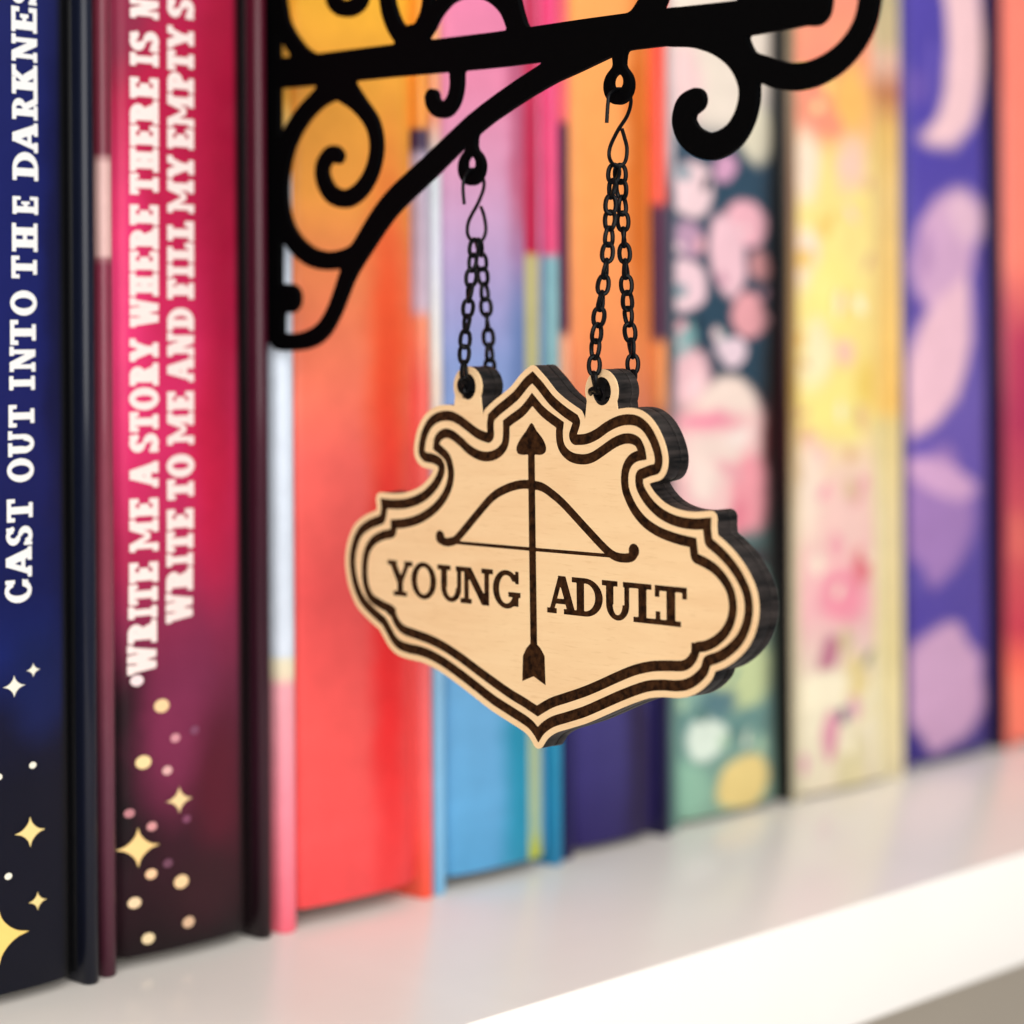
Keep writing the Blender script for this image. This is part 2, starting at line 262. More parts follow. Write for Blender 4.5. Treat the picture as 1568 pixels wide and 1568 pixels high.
         (67.89, 84.43), (70.17, 83.39), (72.72, 81.85), (77.17, 78.49), (81.14, 75.57), (83.17, 74.49), (85.06, 74.25), (86.8, 74.51), (87.48, 75.25), (86.95, 75.62)],
 'bowstring': [(46.79, 74.48), (65.48, 74.42), (83.85, 74.43)],
 'bracket_rings': [(49.98, 136.42, 3.02, 1.24), (82.7, 147.14, 2.93, 1.26)],
 'bracket_strokes': [[(-1.17, 193.34, 0.83), (-1.54, 157.91, 0.83), (-1.78, 134.26, 0.83), (-1.81, 112.95, 0.83), (-1.67, 108.46, 0.83)],
                     [(-1.74, 156.51, 2.72), (6.34, 156.14, 2.8), (22.7, 155.94, 2.78), (41.05, 155.58, 2.85), (58.22, 155.25, 2.92), (82.77, 155.32, 2.88),
                      (107.7, 155.02, 2.69), (120.7, 155.32, 2.52)],
                     [(82.76, 154.31, 2.02), (73.46, 151.93, 2.06), (68.17, 150.55, 1.98), (59.64, 147.49, 1.9), (50.67, 143.49, 1.88), (39.75, 137.02, 2.09),
                      (29.89, 131.11, 2.24), (22.91, 124.53, 2.15), (18.91, 119.76, 1.82), (15.36, 113.65, 1.61), (12.15, 110.0, 1.62), (8.39, 108.29, 1.63),
                      (3.67, 107.72, 1.58), (-0.37, 108.21, 1.77), (-0.91, 110.58, 2.01), (-0.69, 113.65, 2.12), (0.81, 115.51, 2.59), (3.2, 115.59, 2.58)],
                     [(16.98, 153.02, 2.86), (21.78, 149.21, 1.7), (25.33, 145.54, 1.52), (26.47, 141.63, 1.46), (25.42, 137.64, 1.47), (22.66, 134.4, 1.53),
                      (18.69, 132.78, 1.6), (14.68, 133.67, 1.61), (12.41, 136.21, 1.62), (12.08, 138.65, 1.56), (13.52, 140.41, 1.5), (15.28, 140.87, 1.49),
                      (16.33, 140.35, 1.37)],
                     [(15.58, 153.14, 2.87), (11.32, 150.96, 1.85), (6.8, 148.17, 1.86), (2.94, 144.24, 2.11), (0.88, 140.02, 2.24), (0.09, 135.34, 2.24),
                      (0.96, 130.0, 2.12), (3.85, 126.01, 1.87), (8.18, 123.18, 1.74), (12.8, 122.11, 1.67), (17.54, 122.31, 1.6), (21.87, 123.54, 1.59)],
                     [(-0.07, 174.3, 1.53), (0.62, 168.91, 1.65), (2.04, 164.05, 1.76), (6.73, 159.02, 1.75), (12.43, 155.95, 1.96)],
                     [(23.17, 168.58, 1.47), (22.47, 166.85, 1.47), (19.88, 165.99, 1.48), (16.94, 166.54, 1.49), (15.03, 168.59, 1.49), (15.77, 172.41, 1.49)],
                     [(35.91, 157.83, 1.99), (32.0, 160.89, 1.67), (30.04, 164.22, 1.68), (28.75, 168.62, 1.57), (25.77, 173.47, 1.58), (19.82, 177.05, 1.59),
                      (11.95, 178.64, 1.62), (4.74, 177.82, 1.64), (0.67, 174.21, 1.65)],
                     [(29.79, 172.97, 1.68), (37.36, 174.25, 1.87), (42.17, 172.54, 1.86)], [(35.59, 158.75, 2.77), (37.2, 157.27, 2.43)],
                     [(34.6, 157.96, 2.22), (39.49, 160.34, 1.32), (41.92, 163.16, 1.31), (45.27, 165.41, 1.41), (49.64, 166.0, 1.51), (54.54, 164.79, 1.5),
                      (58.28, 162.03, 1.48), (60.78, 157.96, 1.58), (64.15, 155.52, 1.57)],
                     [(37.22, 158.81, 2.21), (39.2, 163.01, 1.21), (39.72, 167.35, 1.32), (37.36, 174.25, 1.43)],
                     [(61.22, 157.49, 1.9), (59.93, 161.86, 1.59), (59.37, 166.15, 1.48), (62.08, 170.05, 1.47), (68.65, 171.82, 1.45)],
                     [(84.26, 154.67, 2.01), (87.24, 157.88, 1.5), (90.19, 160.95, 1.69), (93.88, 164.08, 1.78), (99.67, 165.34, 1.76), (105.92, 163.59, 1.64),
                      (108.97, 160.34, 1.44), (107.73, 158.37, 1.06)],
                     [(89.9, 158.19, 1.49), (91.5, 160.6, 1.49), (91.27, 164.4, 1.49)],
                     [(46.56, 152.68, 1.46), (46.53, 150.08, 1.41), (45.73, 147.86, 1.41), (44.14, 146.57, 1.42), (42.24, 146.61, 1.42), (40.81, 147.71, 1.48),
                      (40.5, 148.72, 1.48)],
                     [(93.81, 155.0, 2.77), (98.94, 153.88, 2.54), (103.46, 151.68, 2.13), (106.78, 148.57, 1.83), (108.47, 144.67, 1.77), (107.7, 140.71, 1.82),
                      (105.21, 137.71, 1.93), (101.33, 136.51, 2.04), (97.66, 137.83, 2.06), (95.88, 140.41, 2.07), (96.42, 142.73, 2.06), (98.22, 143.67, 1.86)],
                     [(105.22, 153.06, 2.41), (107.89, 148.75, 1.92), (111.28, 147.11, 2.0), (115.7, 145.67, 2.03), (120.28, 145.74, 1.96), (124.78, 147.47, 1.85),
                      (128.08, 150.38, 1.74), (129.79, 153.87, 1.74), (130.04, 158.33, 1.74), (127.96, 163.17, 1.75), (123.78, 166.02, 1.76), (119.5, 165.19, 1.68),
                      (118.31, 162.53, 1.5)],
                     [(120.58, 155.06, 2.52), (121.42, 157.95, 2.05), (119.24, 161.01, 1.69)], [(50.05, 143.53, 1.29), (50.02, 140.73, 1.08), (50.01, 139.01, 1.08)],
                     [(82.89, 153.29, 1.52), (82.87, 150.66, 1.11), (82.86, 149.45, 1.11)]],
 'chains': [[(0.0, -51.03, 124.31), (-1.2, -51.44, 118.68), (-2.2, -51.48, 112.24), (-3.2, -51.69, 105.83), (-3.0, -51.43, 100.48), (0.5, -48.58, 98.98),
             (4.2, -49.15, 99.57), (4.8, -49.51, 103.59), (4.0, -49.62, 112.29), (2.6, -50.03, 119.86), (1.0, -50.93, 124.34)],
            [(0.0, -82.12, 134.73), (-1.2, -82.48, 130.01), (-2.2, -82.64, 121.9), (-3.0, -81.65, 112.85), (-3.4, -80.86, 105.8), (-3.0, -80.45, 100.75),
             (0.5, -78.32, 98.52), (4.4, -80.45, 99.28), (5.4, -80.83, 103.68), (4.8, -80.48, 111.89), (3.6, -80.82, 122.11), (2.2, -81.6, 130.19),
             (1.2, -82.13, 134.79)]],
 'hooks': [[(-1.33, -49.98, 130.22), (-1.6, -49.98, 132.9), (-1.14, -49.98, 134.86), (0.68, -49.98, 136.13), (2.79, -49.98, 135.04), (3.23, -49.98, 133.33),
            (1.99, -49.98, 130.78), (-0.3, -49.98, 127.57), (-0.62, -49.98, 125.41), (0.57, -49.98, 124.25), (2.69, -49.98, 124.42), (3.62, -49.98, 126.18),
            (3.19, -49.98, 128.55), (2.44, -49.98, 130.04)],
           [(-2.38, -82.7, 141.22), (-2.06, -82.7, 144.26), (-1.59, -82.7, 145.7), (0.53, -82.7, 146.67), (2.8, -82.7, 146.03), (3.24, -82.7, 144.63),
            (2.31, -82.7, 142.54), (0.16, -82.7, 140.17), (-1.67, -82.7, 137.43), (-1.69, -82.7, 135.62), (-0.05, -82.7, 134.49), (1.78, -82.7, 135.4),
            (2.26, -82.7, 137.45), (1.67, -82.7, 139.25), (1.07, -82.7, 140.53)]],
 'line2_points': [[(98.59, 62.55), (101.04, 62.4), (100.23, 61.38), (99.48, 60.44), (98.45, 60.47)], [(33.4, 62.51), (30.25, 62.61), (30.87, 61.38), (32.13, 60.77)]],
 'marks_blue': [('star', 23.99, 54.14, 1.17, (255, 250, 230)), ('star', 20.24, 51.89, 1.79, (255, 250, 230)), ('dot', 23.75, 38.52, 0.55, (255, 250, 230)),
                ('star', 23.17, 27.67, 2.52, (255, 226, 150)), ('dot', 18.89, 21.13, 0.55, (255, 250, 230)), ('star', 24.58, 16.06, 1.53, (255, 226, 150)),
                ('star', 16.98, 11.51, 4.8, (255, 218, 120)), ('dot', 17.17, 37.52, 0.55, (255, 250, 230))],
 'marks_red': [('dot', 7.48, 49.68, 0.96, (252, 226, 226)), ('dot', 12.26, 44.85, 1.17, (255, 214, 160)), ('dot', 15.01, 38.94, 0.78, (222, 150, 160)),
               ('dot', 19.12, 39.79, 0.79, (130, 66, 96)), ('dot', 8.6, 35.51, 1.16, (255, 222, 160)), ('dot', 13.29, 33.5, 0.78, (236, 180, 176)),
               ('star', 15.77, 28.03, 2.3, (255, 220, 160)), ('dot', 5.94, 27.04, 0.77, (190, 124, 130)), ('dot', 10.16, 24.25, 0.78, (220, 150, 150)),
               ('dot', 17.29, 24.49, 0.69, (130, 66, 96)), ('star', 7.52, 20.96, 3.39, (255, 214, 140)), ('dot', 9.96, 16.05, 0.87, (255, 206, 160)),
               ('dot', 13.3, 17.4, 0.78, (110, 62, 84)), ('dot', 16.08, 13.74, 1.18, (255, 214, 160)), ('dot', 6.77, 11.56, 0.96, (248, 214, 170)),
               ('dot', 17.57, 6.4, 0.98, (226, 186, 150)), ('dot', 9.32, 5.02, 0.97, (244, 218, 170))],
 'sign_letters': [('Y', 'YOUNG', 31.12, 37.5), ('O', 'YOUNG', 37.02, 43.27), ('U', 'YOUNG', 43.43, 50.15), ('N', 'YOUNG', 48.91, 56.7), ('G', 'YOUNG', 56.55, 62.95),
                  ('A', 'ADULT', 68.74, 75.26), ('D', 'ADULT', 74.14, 80.8), ('U', 'ADULT', 80.52, 87.15), ('L', 'ADULT', 87.02, 92.56), ('T', 'ADULT', 91.38, 97.85)],
 'sign_line': [(65.96, 102.63, 1), (68.07, 100.94, 0), (70.42, 98.78, 0), (73.12, 97.11, 0), (75.62, 95.9, 1), (76.07, 94.81, 0), (75.24, 92.79, 1), (77.37, 92.97, 0),
               (79.49, 93.72, 0), (81.6, 94.88, 0), (84.03, 95.83, 0), (86.44, 96.18, 0), (88.64, 95.84, 0), (90.49, 94.66, 0), (91.88, 92.88, 0), (92.79, 90.89, 0),
               (93.01, 89.13, 0), (92.37, 87.72, 0), (90.76, 87.23, 0), (89.07, 86.66, 1), (89.23, 85.45, 0), (90.73, 83.62, 0), (93.05, 82.04, 0), (96.01, 81.1, 0),
               (99.27, 80.85, 0), (102.48, 81.18, 1), (102.41, 79.84, 0), (102.65, 78.08, 1), (104.51, 76.96, 0), (106.7, 75.23, 0), (108.41, 73.34, 0),
               (109.78, 71.01, 0), (110.23, 68.61, 0), (109.84, 66.15, 0), (108.64, 63.74, 0), (106.75, 61.86, 0), (104.53, 60.43, 0), (102.14, 59.53, 1),
               (101.49, 58.04, 0), (99.87, 56.59, 0), (97.92, 55.56, 0), (95.79, 55.09, 0), (92.82, 54.91, 0), (90.14, 54.48, 0), (87.43, 53.58, 0), (84.0, 52.2, 0),
               (80.51, 50.66, 0), (76.98, 49.15, 0), (73.4, 47.91, 0), (70.14, 46.8, 0), (67.93, 45.44, 0), (66.65, 43.91, 1), (65.66, 45.04, 0), (64.07, 46.1, 0),
               (60.33, 47.44, 0), (56.53, 48.75, 0), (52.68, 50.46, 0), (48.77, 52.19, 0), (44.8, 53.78, 0), (41.58, 54.72, 0), (39.14, 55.13, 0), (36.25, 55.29, 0),
               (33.76, 55.76, 0), (32.09, 56.8, 0), (30.84, 58.25, 0), (29.79, 59.44, 1), (27.03, 60.87, 0), (24.25, 62.71, 0), (22.54, 65.17, 0), (21.69, 67.71, 0),
               (21.49, 70.3, 0), (22.18, 72.94, 0), (23.72, 75.33, 0), (26.33, 76.9, 0), (29.42, 77.91, 1), (29.77, 79.33, 0), (29.57, 80.8, 1), (32.74, 80.72, 0),
               (36.08, 81.04, 0), (39.39, 82.03, 0), (41.85, 83.52, 0), (43.49, 85.25, 0), (44.07, 86.8, 0), (42.7, 87.5, 0), (40.47, 87.79, 0), (39.29, 88.87, 0),
               (39.39, 90.69, 0), (40.11, 92.66, 0), (41.63, 94.59, 0), (43.99, 95.75, 0), (46.8, 95.99, 0), (49.18, 95.35, 0), (51.53, 94.16, 0), (53.66, 93.12, 0),
               (55.71, 92.6, 1), (55.61, 94.11, 0), (55.89, 95.69, 1), (57.74, 96.99, 0), (59.66, 98.1, 0), (61.94, 99.55, 0), (64.13, 101.5, 0)],
 'sign_line2': [(65.75, 99.25, 1), (68.21, 97.16, 0), (70.4, 95.88, 0), (72.6, 94.79, 1), (72.37, 93.16, 0), (72.57, 91.59, 0), (73.42, 90.57, 0), (74.85, 89.93, 0),
                (76.99, 89.79, 0), (78.76, 90.21, 0), (80.87, 91.3, 0), (82.97, 92.44, 0), (85.04, 93.16, 0), (86.92, 93.26, 0), (88.45, 92.74, 0), (89.28, 91.74, 0),
                (89.71, 90.54, 0), (89.84, 89.63, 1), (88.08, 89.32, 0), (86.92, 88.62, 0), (86.22, 87.37, 0), (86.14, 85.58, 0), (86.67, 84.07, 0), (88.02, 82.1, 0),
                (90.03, 80.42, 0), (92.69, 79.25, 0), (95.99, 78.48, 0), (99.63, 78.03, 1), (99.75, 76.95, 0), (99.93, 75.72, 1), (101.86, 75.12, 0), (103.76, 74.21, 0),
                (105.58, 72.66, 0), (106.82, 70.79, 0), (107.27, 68.38, 0), (106.79, 66.09, 0), (105.51, 64.08, 0), (103.6, 62.55, 0), (101.68, 61.64, 0),
                (100.13, 61.32, 1), (99.58, 60.08, 0), (98.43, 58.85, 0), (96.8, 58.17, 0), (94.17, 57.94, 0), (90.84, 57.53, 0), (87.46, 56.64, 0), (84.02, 55.27, 0),
                (80.54, 53.73, 0), (77.01, 52.27, 0), (73.43, 51.0, 0), (69.8, 49.72, 0), (66.54, 47.98, 1), (63.36, 49.17, 0), (60.36, 50.13, 0), (56.56, 51.62, 0),
                (52.71, 53.24, 0), (48.8, 54.94, 0), (44.83, 56.39, 0), (41.61, 57.23, 0), (38.34, 57.78, 0), (35.04, 58.33, 0), (33.37, 59.23, 0), (32.29, 60.44, 0),
                (31.84, 61.54, 1), (29.44, 62.14, 0), (26.63, 63.18, 0), (25.18, 65.08, 0), (24.64, 67.34, 0), (24.75, 69.93, 0), (25.42, 72.12, 0), (26.99, 73.93, 0),
                (29.39, 75.12, 0), (32.1, 75.73, 1), (32.12, 77.32, 1), (35.22, 77.62, 0), (38.54, 78.41, 0), (41.49, 79.72, 0), (43.86, 81.39, 0), (45.56, 83.4, 0),
                (46.26, 85.36, 0), (46.08, 87.01, 0), (45.29, 88.31, 0), (42.72, 89.81, 1), (43.06, 91.51, 0), (44.16, 92.62, 0), (45.82, 93.13, 0), (47.57, 92.79, 0),
                (49.54, 91.79, 0), (51.49, 90.53, 0), (53.44, 89.77, 0), (55.37, 89.55, 0), (57.3, 89.94, 0), (58.76, 90.95, 0), (59.23, 92.31, 0), (59.25, 94.73, 1),
                (60.96, 95.7, 0), (63.04, 96.81, 0), (64.55, 98.04, 0)],
 'sign_tabs': [(51.06, 100.24, 3.32, 2.14), (80.8, 99.82, 3.44, 2.22)],
 'text_blue': [('C', 65.44, 69.17, 18.69, 23.65), ('A', 69.59, 74.5, 18.83, 23.8), ('S', 74.81, 77.91, 18.95, 23.92), ('T', 78.65, 82.38, 19.08, 24.05),
               ('O', 85.15, 89.0, 19.27, 24.25), ('U', 89.31, 93.48, 19.4, 24.38), ('T', 94.12, 97.75, 19.53, 24.51), ('I', 100.2, 102.45, 19.69, 24.67),
               ('N', 103.2, 107.26, 19.8, 24.79), ('T', 107.58, 111.64, 19.93, 24.92), ('O', 112.39, 116.46, 20.08, 25.07), ('T', 118.49, 122.13, 20.25, 25.24),
               ('H', 122.88, 127.49, 20.39, 25.39), ('E', 128.99, 131.88, 20.55, 25.55), ('D', 134.56, 139.17, 20.58, 25.59), ('A', 139.16, 143.99, 20.58, 25.58),
               ('R', 144.52, 148.59, 20.57, 25.57), ('K', 148.69, 153.52, 20.56, 25.56), ('N', 154.05, 158.44, 20.55, 25.55), ('E', 158.86, 162.94, 20.54, 25.54),
               ('S', 163.47, 166.68, 20.54, 25.54)],
 'text_red1': [('W', 50.72, 55.73, 5.74, 11.22), ('R', 56.04, 59.94, 5.89, 11.37), ('I', 60.25, 62.38, 6.0, 11.48), ('T', 62.68, 66.15, 6.1, 11.58),
               ('E', 66.45, 69.92, 6.22, 11.71), ('M', 71.8, 77.28, 6.31, 11.81), ('E', 77.6, 80.93, 6.35, 11.84), ('A', 82.82, 87.23, 6.4, 11.89),
               ('S', 88.89, 92.12, 6.44, 11.93), ('T', 92.43, 95.88, 6.47, 11.96), ('O', 96.19, 100.08, 6.5, 11.99), ('R', 100.4, 104.29, 6.53, 12.03),
               ('Y', 104.6, 108.49, 6.56, 12.06), ('W', 110.5, 115.53, 6.62, 12.11), ('H', 115.84, 119.76, 6.65, 12.15), ('E', 120.07, 123.55, 6.68, 12.18),
               ('R', 123.86, 127.78, 6.72, 12.22), ('E', 128.1, 131.57, 6.75, 12.25), ('T', 133.35, 136.95, 6.79, 12.29), ('H', 137.27, 141.33, 6.82, 12.32),
               ('E', 141.64, 145.24, 6.85, 12.36), ('R', 145.56, 149.62, 6.89, 12.39), ('E', 149.94, 153.54, 6.92, 12.42), ('I', 155.54, 157.8, 6.96, 12.46),
               ('S', 158.11, 161.54, 6.98, 12.49), ('N', 163.77, 167.4, 7.03, 12.54)],
 'text_red2': [('W', 59.0, 64.15, 13.23, 18.86), ('R', 64.46, 68.47, 13.34, 18.98), ('I', 68.78, 70.97, 13.42, 19.06), ('T', 71.29, 74.84, 13.49, 19.13),
               ('E', 75.16, 78.71, 13.58, 19.22), ('T', 80.39, 83.95, 13.68, 19.32), ('O', 84.27, 88.28, 13.71, 19.36), ('M', 89.97, 95.53, 13.76, 19.41),
               ('E', 95.84, 99.23, 13.8, 19.45), ('A', 100.91, 105.08, 13.85, 19.49), ('N', 105.4, 109.56, 13.88, 19.53), ('D', 109.88, 113.82, 13.92, 19.56),
               ('F', 115.4, 118.85, 13.96, 19.61), ('I', 119.17, 121.45, 13.98, 19.63), ('L', 121.77, 125.22, 14.01, 19.66), ('L', 125.54, 129.0, 14.04, 19.69),
               ('M', 130.46, 136.17, 14.09, 19.74), ('Y', 136.49, 140.42, 14.13, 19.78), ('E', 141.65, 145.13, 14.17, 19.82), ('M', 145.45, 151.17, 14.21, 19.86),
               ('P', 151.49, 154.97, 14.25, 19.9), ('T', 155.29, 158.78, 14.28, 19.93), ('Y', 159.1, 163.03, 14.31, 19.96), ('S', 164.49, 167.94, 14.35, 20.01)]}

# ------------------------------------------------------------------ helpers
def lin(c):
    return tuple((v/255/12.92 if v <= 10 else ((v/255+.055)/1.055)**2.4) for v in c)
GAIN = .76
def alb(c):
    return tuple(min(.86, v*GAIN+.002) for v in lin(c)) + (1,)

def thing(name, label, cat, loc=(0, 0, 0), group=None):
    o = bpy.data.objects.new(name, None); COL.objects.link(o); o.location = loc; o.empty_display_size = .02
    o['label'] = label; o['category'] = cat
    if group: o['group'] = group
    return o

def link(name, me, mat, parent=None):
    """mesh given in world coordinates -> object, child of parent"""
    o = bpy.data.objects.new(name, me); COL.objects.link(o)
    if mat: me.materials.clear(); me.materials.append(mat)
    if parent:
        root = parent
        off = Vector((0, 0, 0))
        while root: off += root.location; root = root.parent
        me.transform(Matrix.Translation(-off)); o.parent = parent
    return o

def pydata(name, verts, faces, smooth=True, angle=40):
    me = bpy.data.meshes.new(name); me.from_pydata(verts, [], faces); me.update()
    if smooth:
        for p in me.polygons: p.use_smooth = True
        me.set_sharp_from_angle(angle=math.radians(angle))
    return me

# ---- signed-distance fields and contours
class Field:
    def __init__(s, x0, y0, x1, y1, h):
        s.x0, s.y0, s.h = x0, y0, h
        s.nx = int((x1-x0)/h)+2; s.ny = int((y1-y0)/h)+2
        s.X, s.Y = np.meshgrid(x0+h*np.arange(s.nx), y0+h*np.arange(s.ny))
        s.V = np.full(s.X.shape, 1e3)
    def empty(s): return np.full(s.X.shape, 1e3)

def seg_sd(F, out, p, q, r0, r1, pad=3.):
    x0, x1 = min(p[0], q[0])-max(r0, r1)-pad, max(p[0], q[0])+max(r0, r1)+pad
    y0, y1 = min(p[1], q[1])-max(r0, r1)-pad, max(p[1], q[1])+max(r0, r1)+pad
    i0 = max(0, int((x0-F.x0)/F.h)); i1 = min(F.nx, int((x1-F.x0)/F.h)+1)
    j0 = max(0, int((y0-F.y0)/F.h)); j1 = min(F.ny, int((y1-F.y0)/F.h)+1)
    if i0 >= i1 or j0 >= j1: return
    X = F.X[j0:j1, i0:i1]; Y = F.Y[j0:j1, i0:i1]
    dx, dy = q[0]-p[0], q[1]-p[1]; L2 = dx*dx+dy*dy+1e-12
    t = np.clip(((X-p[0])*dx+(Y-p[1])*dy)/L2, 0, 1)
    d = np.hypot(X-p[0]-t*dx, Y-p[1]-t*dy)-(r0+(r1-r0)*t)
    np.minimum(out[j0:j1, i0:i1], d, out=out[j0:j1, i0:i1])

def catmull(pts, n=8, closed=False):
    out = []; m = len(pts)
    for i in range(m if closed else m-1):
        g = (lambda k: pts[k % m]) if closed else (lambda k: pts[max(0, min(m-1, k))])
        a, b, c, d = (np.array(g(i+k), float) for k in (-1, 0, 1, 2))
        for k in range(n):
            t = k/n
            out.append(.5*((2*b)+(c-a)*t+(2*a-5*b+4*c-d)*t*t+(3*b-a-3*c+d)*t**3))
    if not closed: out.append(np.array(pts[-1], float))
    return out

def smin(a, b, k):
    h = np.clip(.5+.5*(b-a)/k, 0, 1)
    return b*(1-h)+a*h-k*h*(1-h)

def poly_sd(F, poly):
    P = np.array(poly, float); Q = np.roll(P, -1, 0)
    d = np.full(F.X.shape, 1e9); ins = np.zeros(F.X.shape, bool)
    for (ax, ay), (bx, by) in zip(P, Q):
        ex, ey = bx-ax, by-ay
        t = np.clip(((F.X-ax)*ex+(F.Y-ay)*ey)/(ex*ex+ey*ey+1e-12), 0, 1)
        np.minimum(d, (F.X-ax-t*ex)**2+(F.Y-ay-t*ey)**2, out=d)
        c = (ay > F.Y) != (by > F.Y)
        if abs(ey) > 1e-12: ins ^= c & (F.X < ex*(F.Y-ay)/ey+ax)
    d = np.sqrt(d)
    return np.where(ins, -d, d)

SEGS = {1: 'BL', 2: 'RB', 3: 'RL', 4: 'TR', 5: 'BLTR', 6: 'TB', 7: 'TL', 8: 'LT', 9: 'BT', 10: 'RBLT', 11: 'RT', 12: 'LR', 13: 'BR', 14: 'LB'}
def contours(F, V, tol=.02, minlen=8):
    V = V.copy(); V[0, :] = V[-1, :] = 1; V[:, 0] = V[:, -1] = 1
    V[V == 0] = 1e-6
    I = V < 0
    case = I[:-1, :-1]*1+I[:-1, 1:]*2+I[1:, 1:]*4+I[1:, :-1]*8
    nxt = {}
    js, is_ = np.nonzero((case > 0) & (case < 15))
    for j, i in zip(js.tolist(), is_.tolist()):
        E = {'B': (0, j, i), 'T': (0, j+1, i), 'L': (1, j, i), 'R': (1, j, i+1)}
        s = SEGS[int(case[j, i])]
        for k in range(0, len(s), 2): nxt[E[s[k]]] = E[s[k+1]]
    def pt(e):
        k, j, i = e
        a = V[j, i]; b = V[j, i+1] if k == 0 else V[j+1, i]
        t = a/(a-b)
        return (F.x0+F.h*(i+(t if k == 0 else 0)), F.y0+F.h*(j+(t if k == 1 else 0)))
    loops = []
    while nxt:
        e0 = next(iter(nxt)); e = e0; loop = []
        while e in nxt: loop.append(pt(e)); e = nxt.pop(e)
        if len(loop) >= minlen:
            h = len(loop)//2
            P = np.array(loop+[loop[0]])
            keep = set()
            st = [(0, h), (h, len(P)-1)]; keep |= {0, h}
            while st:
                a, b = st.pop()
                if b-a < 2: continue
                d = P[b]-P[a]; L = math.hypot(*d)+1e-9
                q = P[a+1:b]-P[a]; dist = np.abs(q[:, 0]*d[1]-q[:, 1]*d[0])/L
                k = int(dist.argmax())
                if dist[k] > tol: m = a+1+k; keep.add(m); st += [(a, m), (m, b)]
            loops.append([tuple(P[k]) for k in sorted(keep)])
    return loops

def larea(l):
    P = np.array(l); Q = np.roll(P, -1, 0)
    return float(.5*np.sum(P[:, 0]*Q[:, 1]-Q[:, 0]*P[:, 1]))

def inside(p, l):
    c = False
    for (ax, ay), (bx, by) in zip(l, l[1:]+l[:1]):
        if (ay > p[1]) != (by > p[1]) and p[0] < (bx-ax)*(p[1]-ay)/(by-ay)+ax: c = not c
    return c

def fill_raw(loops, thick, bevel):
    cu = bpy.data.curves.new('outline', 'CURVE'); cu.dimensions = '2D'; cu.fill_mode = 'BOTH'
    for l in loops:
        sp = cu.splines.new('POLY'); sp.points.add(len(l)-1); sp.use_cyclic_u = True
        for p, q in zip(sp.points, l): p.co = (q[0], q[1], 0, 1)
    if thick:
        cu.extrude = max(1e-4, thick/2-bevel); cu.bevel_depth = bevel; cu.bevel_resolution = 1; cu.offset = -bevel
    o = bpy.data.objects.new('outline', cu); COL.objects.link(o)
    dg = bpy.context.evaluated_depsgraph_get()
    me = bpy.data.meshes.new_from_object(o.evaluated_get(dg))
    bpy.data.objects.remove(o); bpy.data.curves.remove(cu)
    return me

def fill(loops, thick=0., bevel=0.):
    """flat outlines with holes (mm) -> mesh in its own x/y plane, thickness along z (mm), centred"""
    if thick: return fill_raw(loops, thick, bevel)
    loops = sorted(loops, key=lambda l: -abs(larea(l)))
    groups = []
    for l in loops:
        for g in groups:
            if inside(l[0], g[0]): g.append(l); break
        else: groups.append([l])
    V, Fc = [], []
    for g in groups:
        want = abs(larea(g[0]))-sum(abs(larea(h)) for h in g[1:])
        for k in range(8):      # the filler can miss on near-degenerate points: nudge them and try again
            gg = g if k == 0 else [[(x+random.uniform(-.006, .006), y+random.uniform(-.006, .006)) for x, y in l] for l in g]
            me = fill_raw(gg, 0, 0); got = sum(p.area for p in me.polygons)
            if abs(got-want) < .02*want+.01: break
        else: print('fill miss', got, want)
        n = len(V); V += [tuple(v.co) for v in me.vertices]; Fc += [tuple(n+i for i in p.vertices) for p in me.polygons]
        bpy.data.meshes.remove(me)
    return pydata('outline', V, Fc, False)

PLANE = Matrix(((0, 0, -.001, 0), (-.001, 0, 0, 0), (0, .001, 0, 0), (0, 0, 0, 1)))   # (a,b,n) mm -> world: a towards the viewer, b up, n towards -X
def plate(name, loops, xfront, xback, mat, parent, bevel=.0, angle=35):
    """cut plate lying parallel to the plane X=0, between xfront and xback (mm)"""
    me = fill(loops, xback-xfront, bevel)
    me.transform(Matrix.Translation((-.0, 0, 0)) @ PLANE @ Matrix.Translation((0, 0, -(xfront+xback)/2)))
    for p in me.polygons: p.use_smooth = True
    me.set_sharp_from_angle(angle=math.radians(angle))
    return link(name, me, mat, parent)

def tube(path, r, n=10, closed=False):
    """verts, faces of a round wire along path (world)"""
    P = [Vector(p) for p in path]; m = len(P); V = []; Fc = []
    up = Vector((.3, .9, .2)).normalized()
    for i in range(m):
        t = (P[(i+1) % m]-P[i-1]) if closed else (P[min(m-1, i+1)]-P[max(0, i-1)])
        t.normalize(); up = (up-t*up.dot(t)).normalized(); s = t.cross(up)
        for k in range(n):
            a = 2*math.pi*k/n; V.append(P[i]+(up*math.cos(a)+s*math.sin(a))*r)
    for i in range(m if closed else m-1):
        for k in range(n):
            a, b = i*n+k, i*n+(k+1) % n; c, d = ((i+1) % m)*n+k, ((i+1) % m)*n+(k+1) % n
            Fc.append((a, b, d, c))
    if not closed:
        V.append(P[0]); V.append(P[-1])
        for k in range(n):
            Fc.append((m*n, (k+1) % n, k)); Fc.append((m*n+1, (m-1)*n+k, (m-1)*n+(k+1) % n))
    return [tuple(v) for v in V], Fc

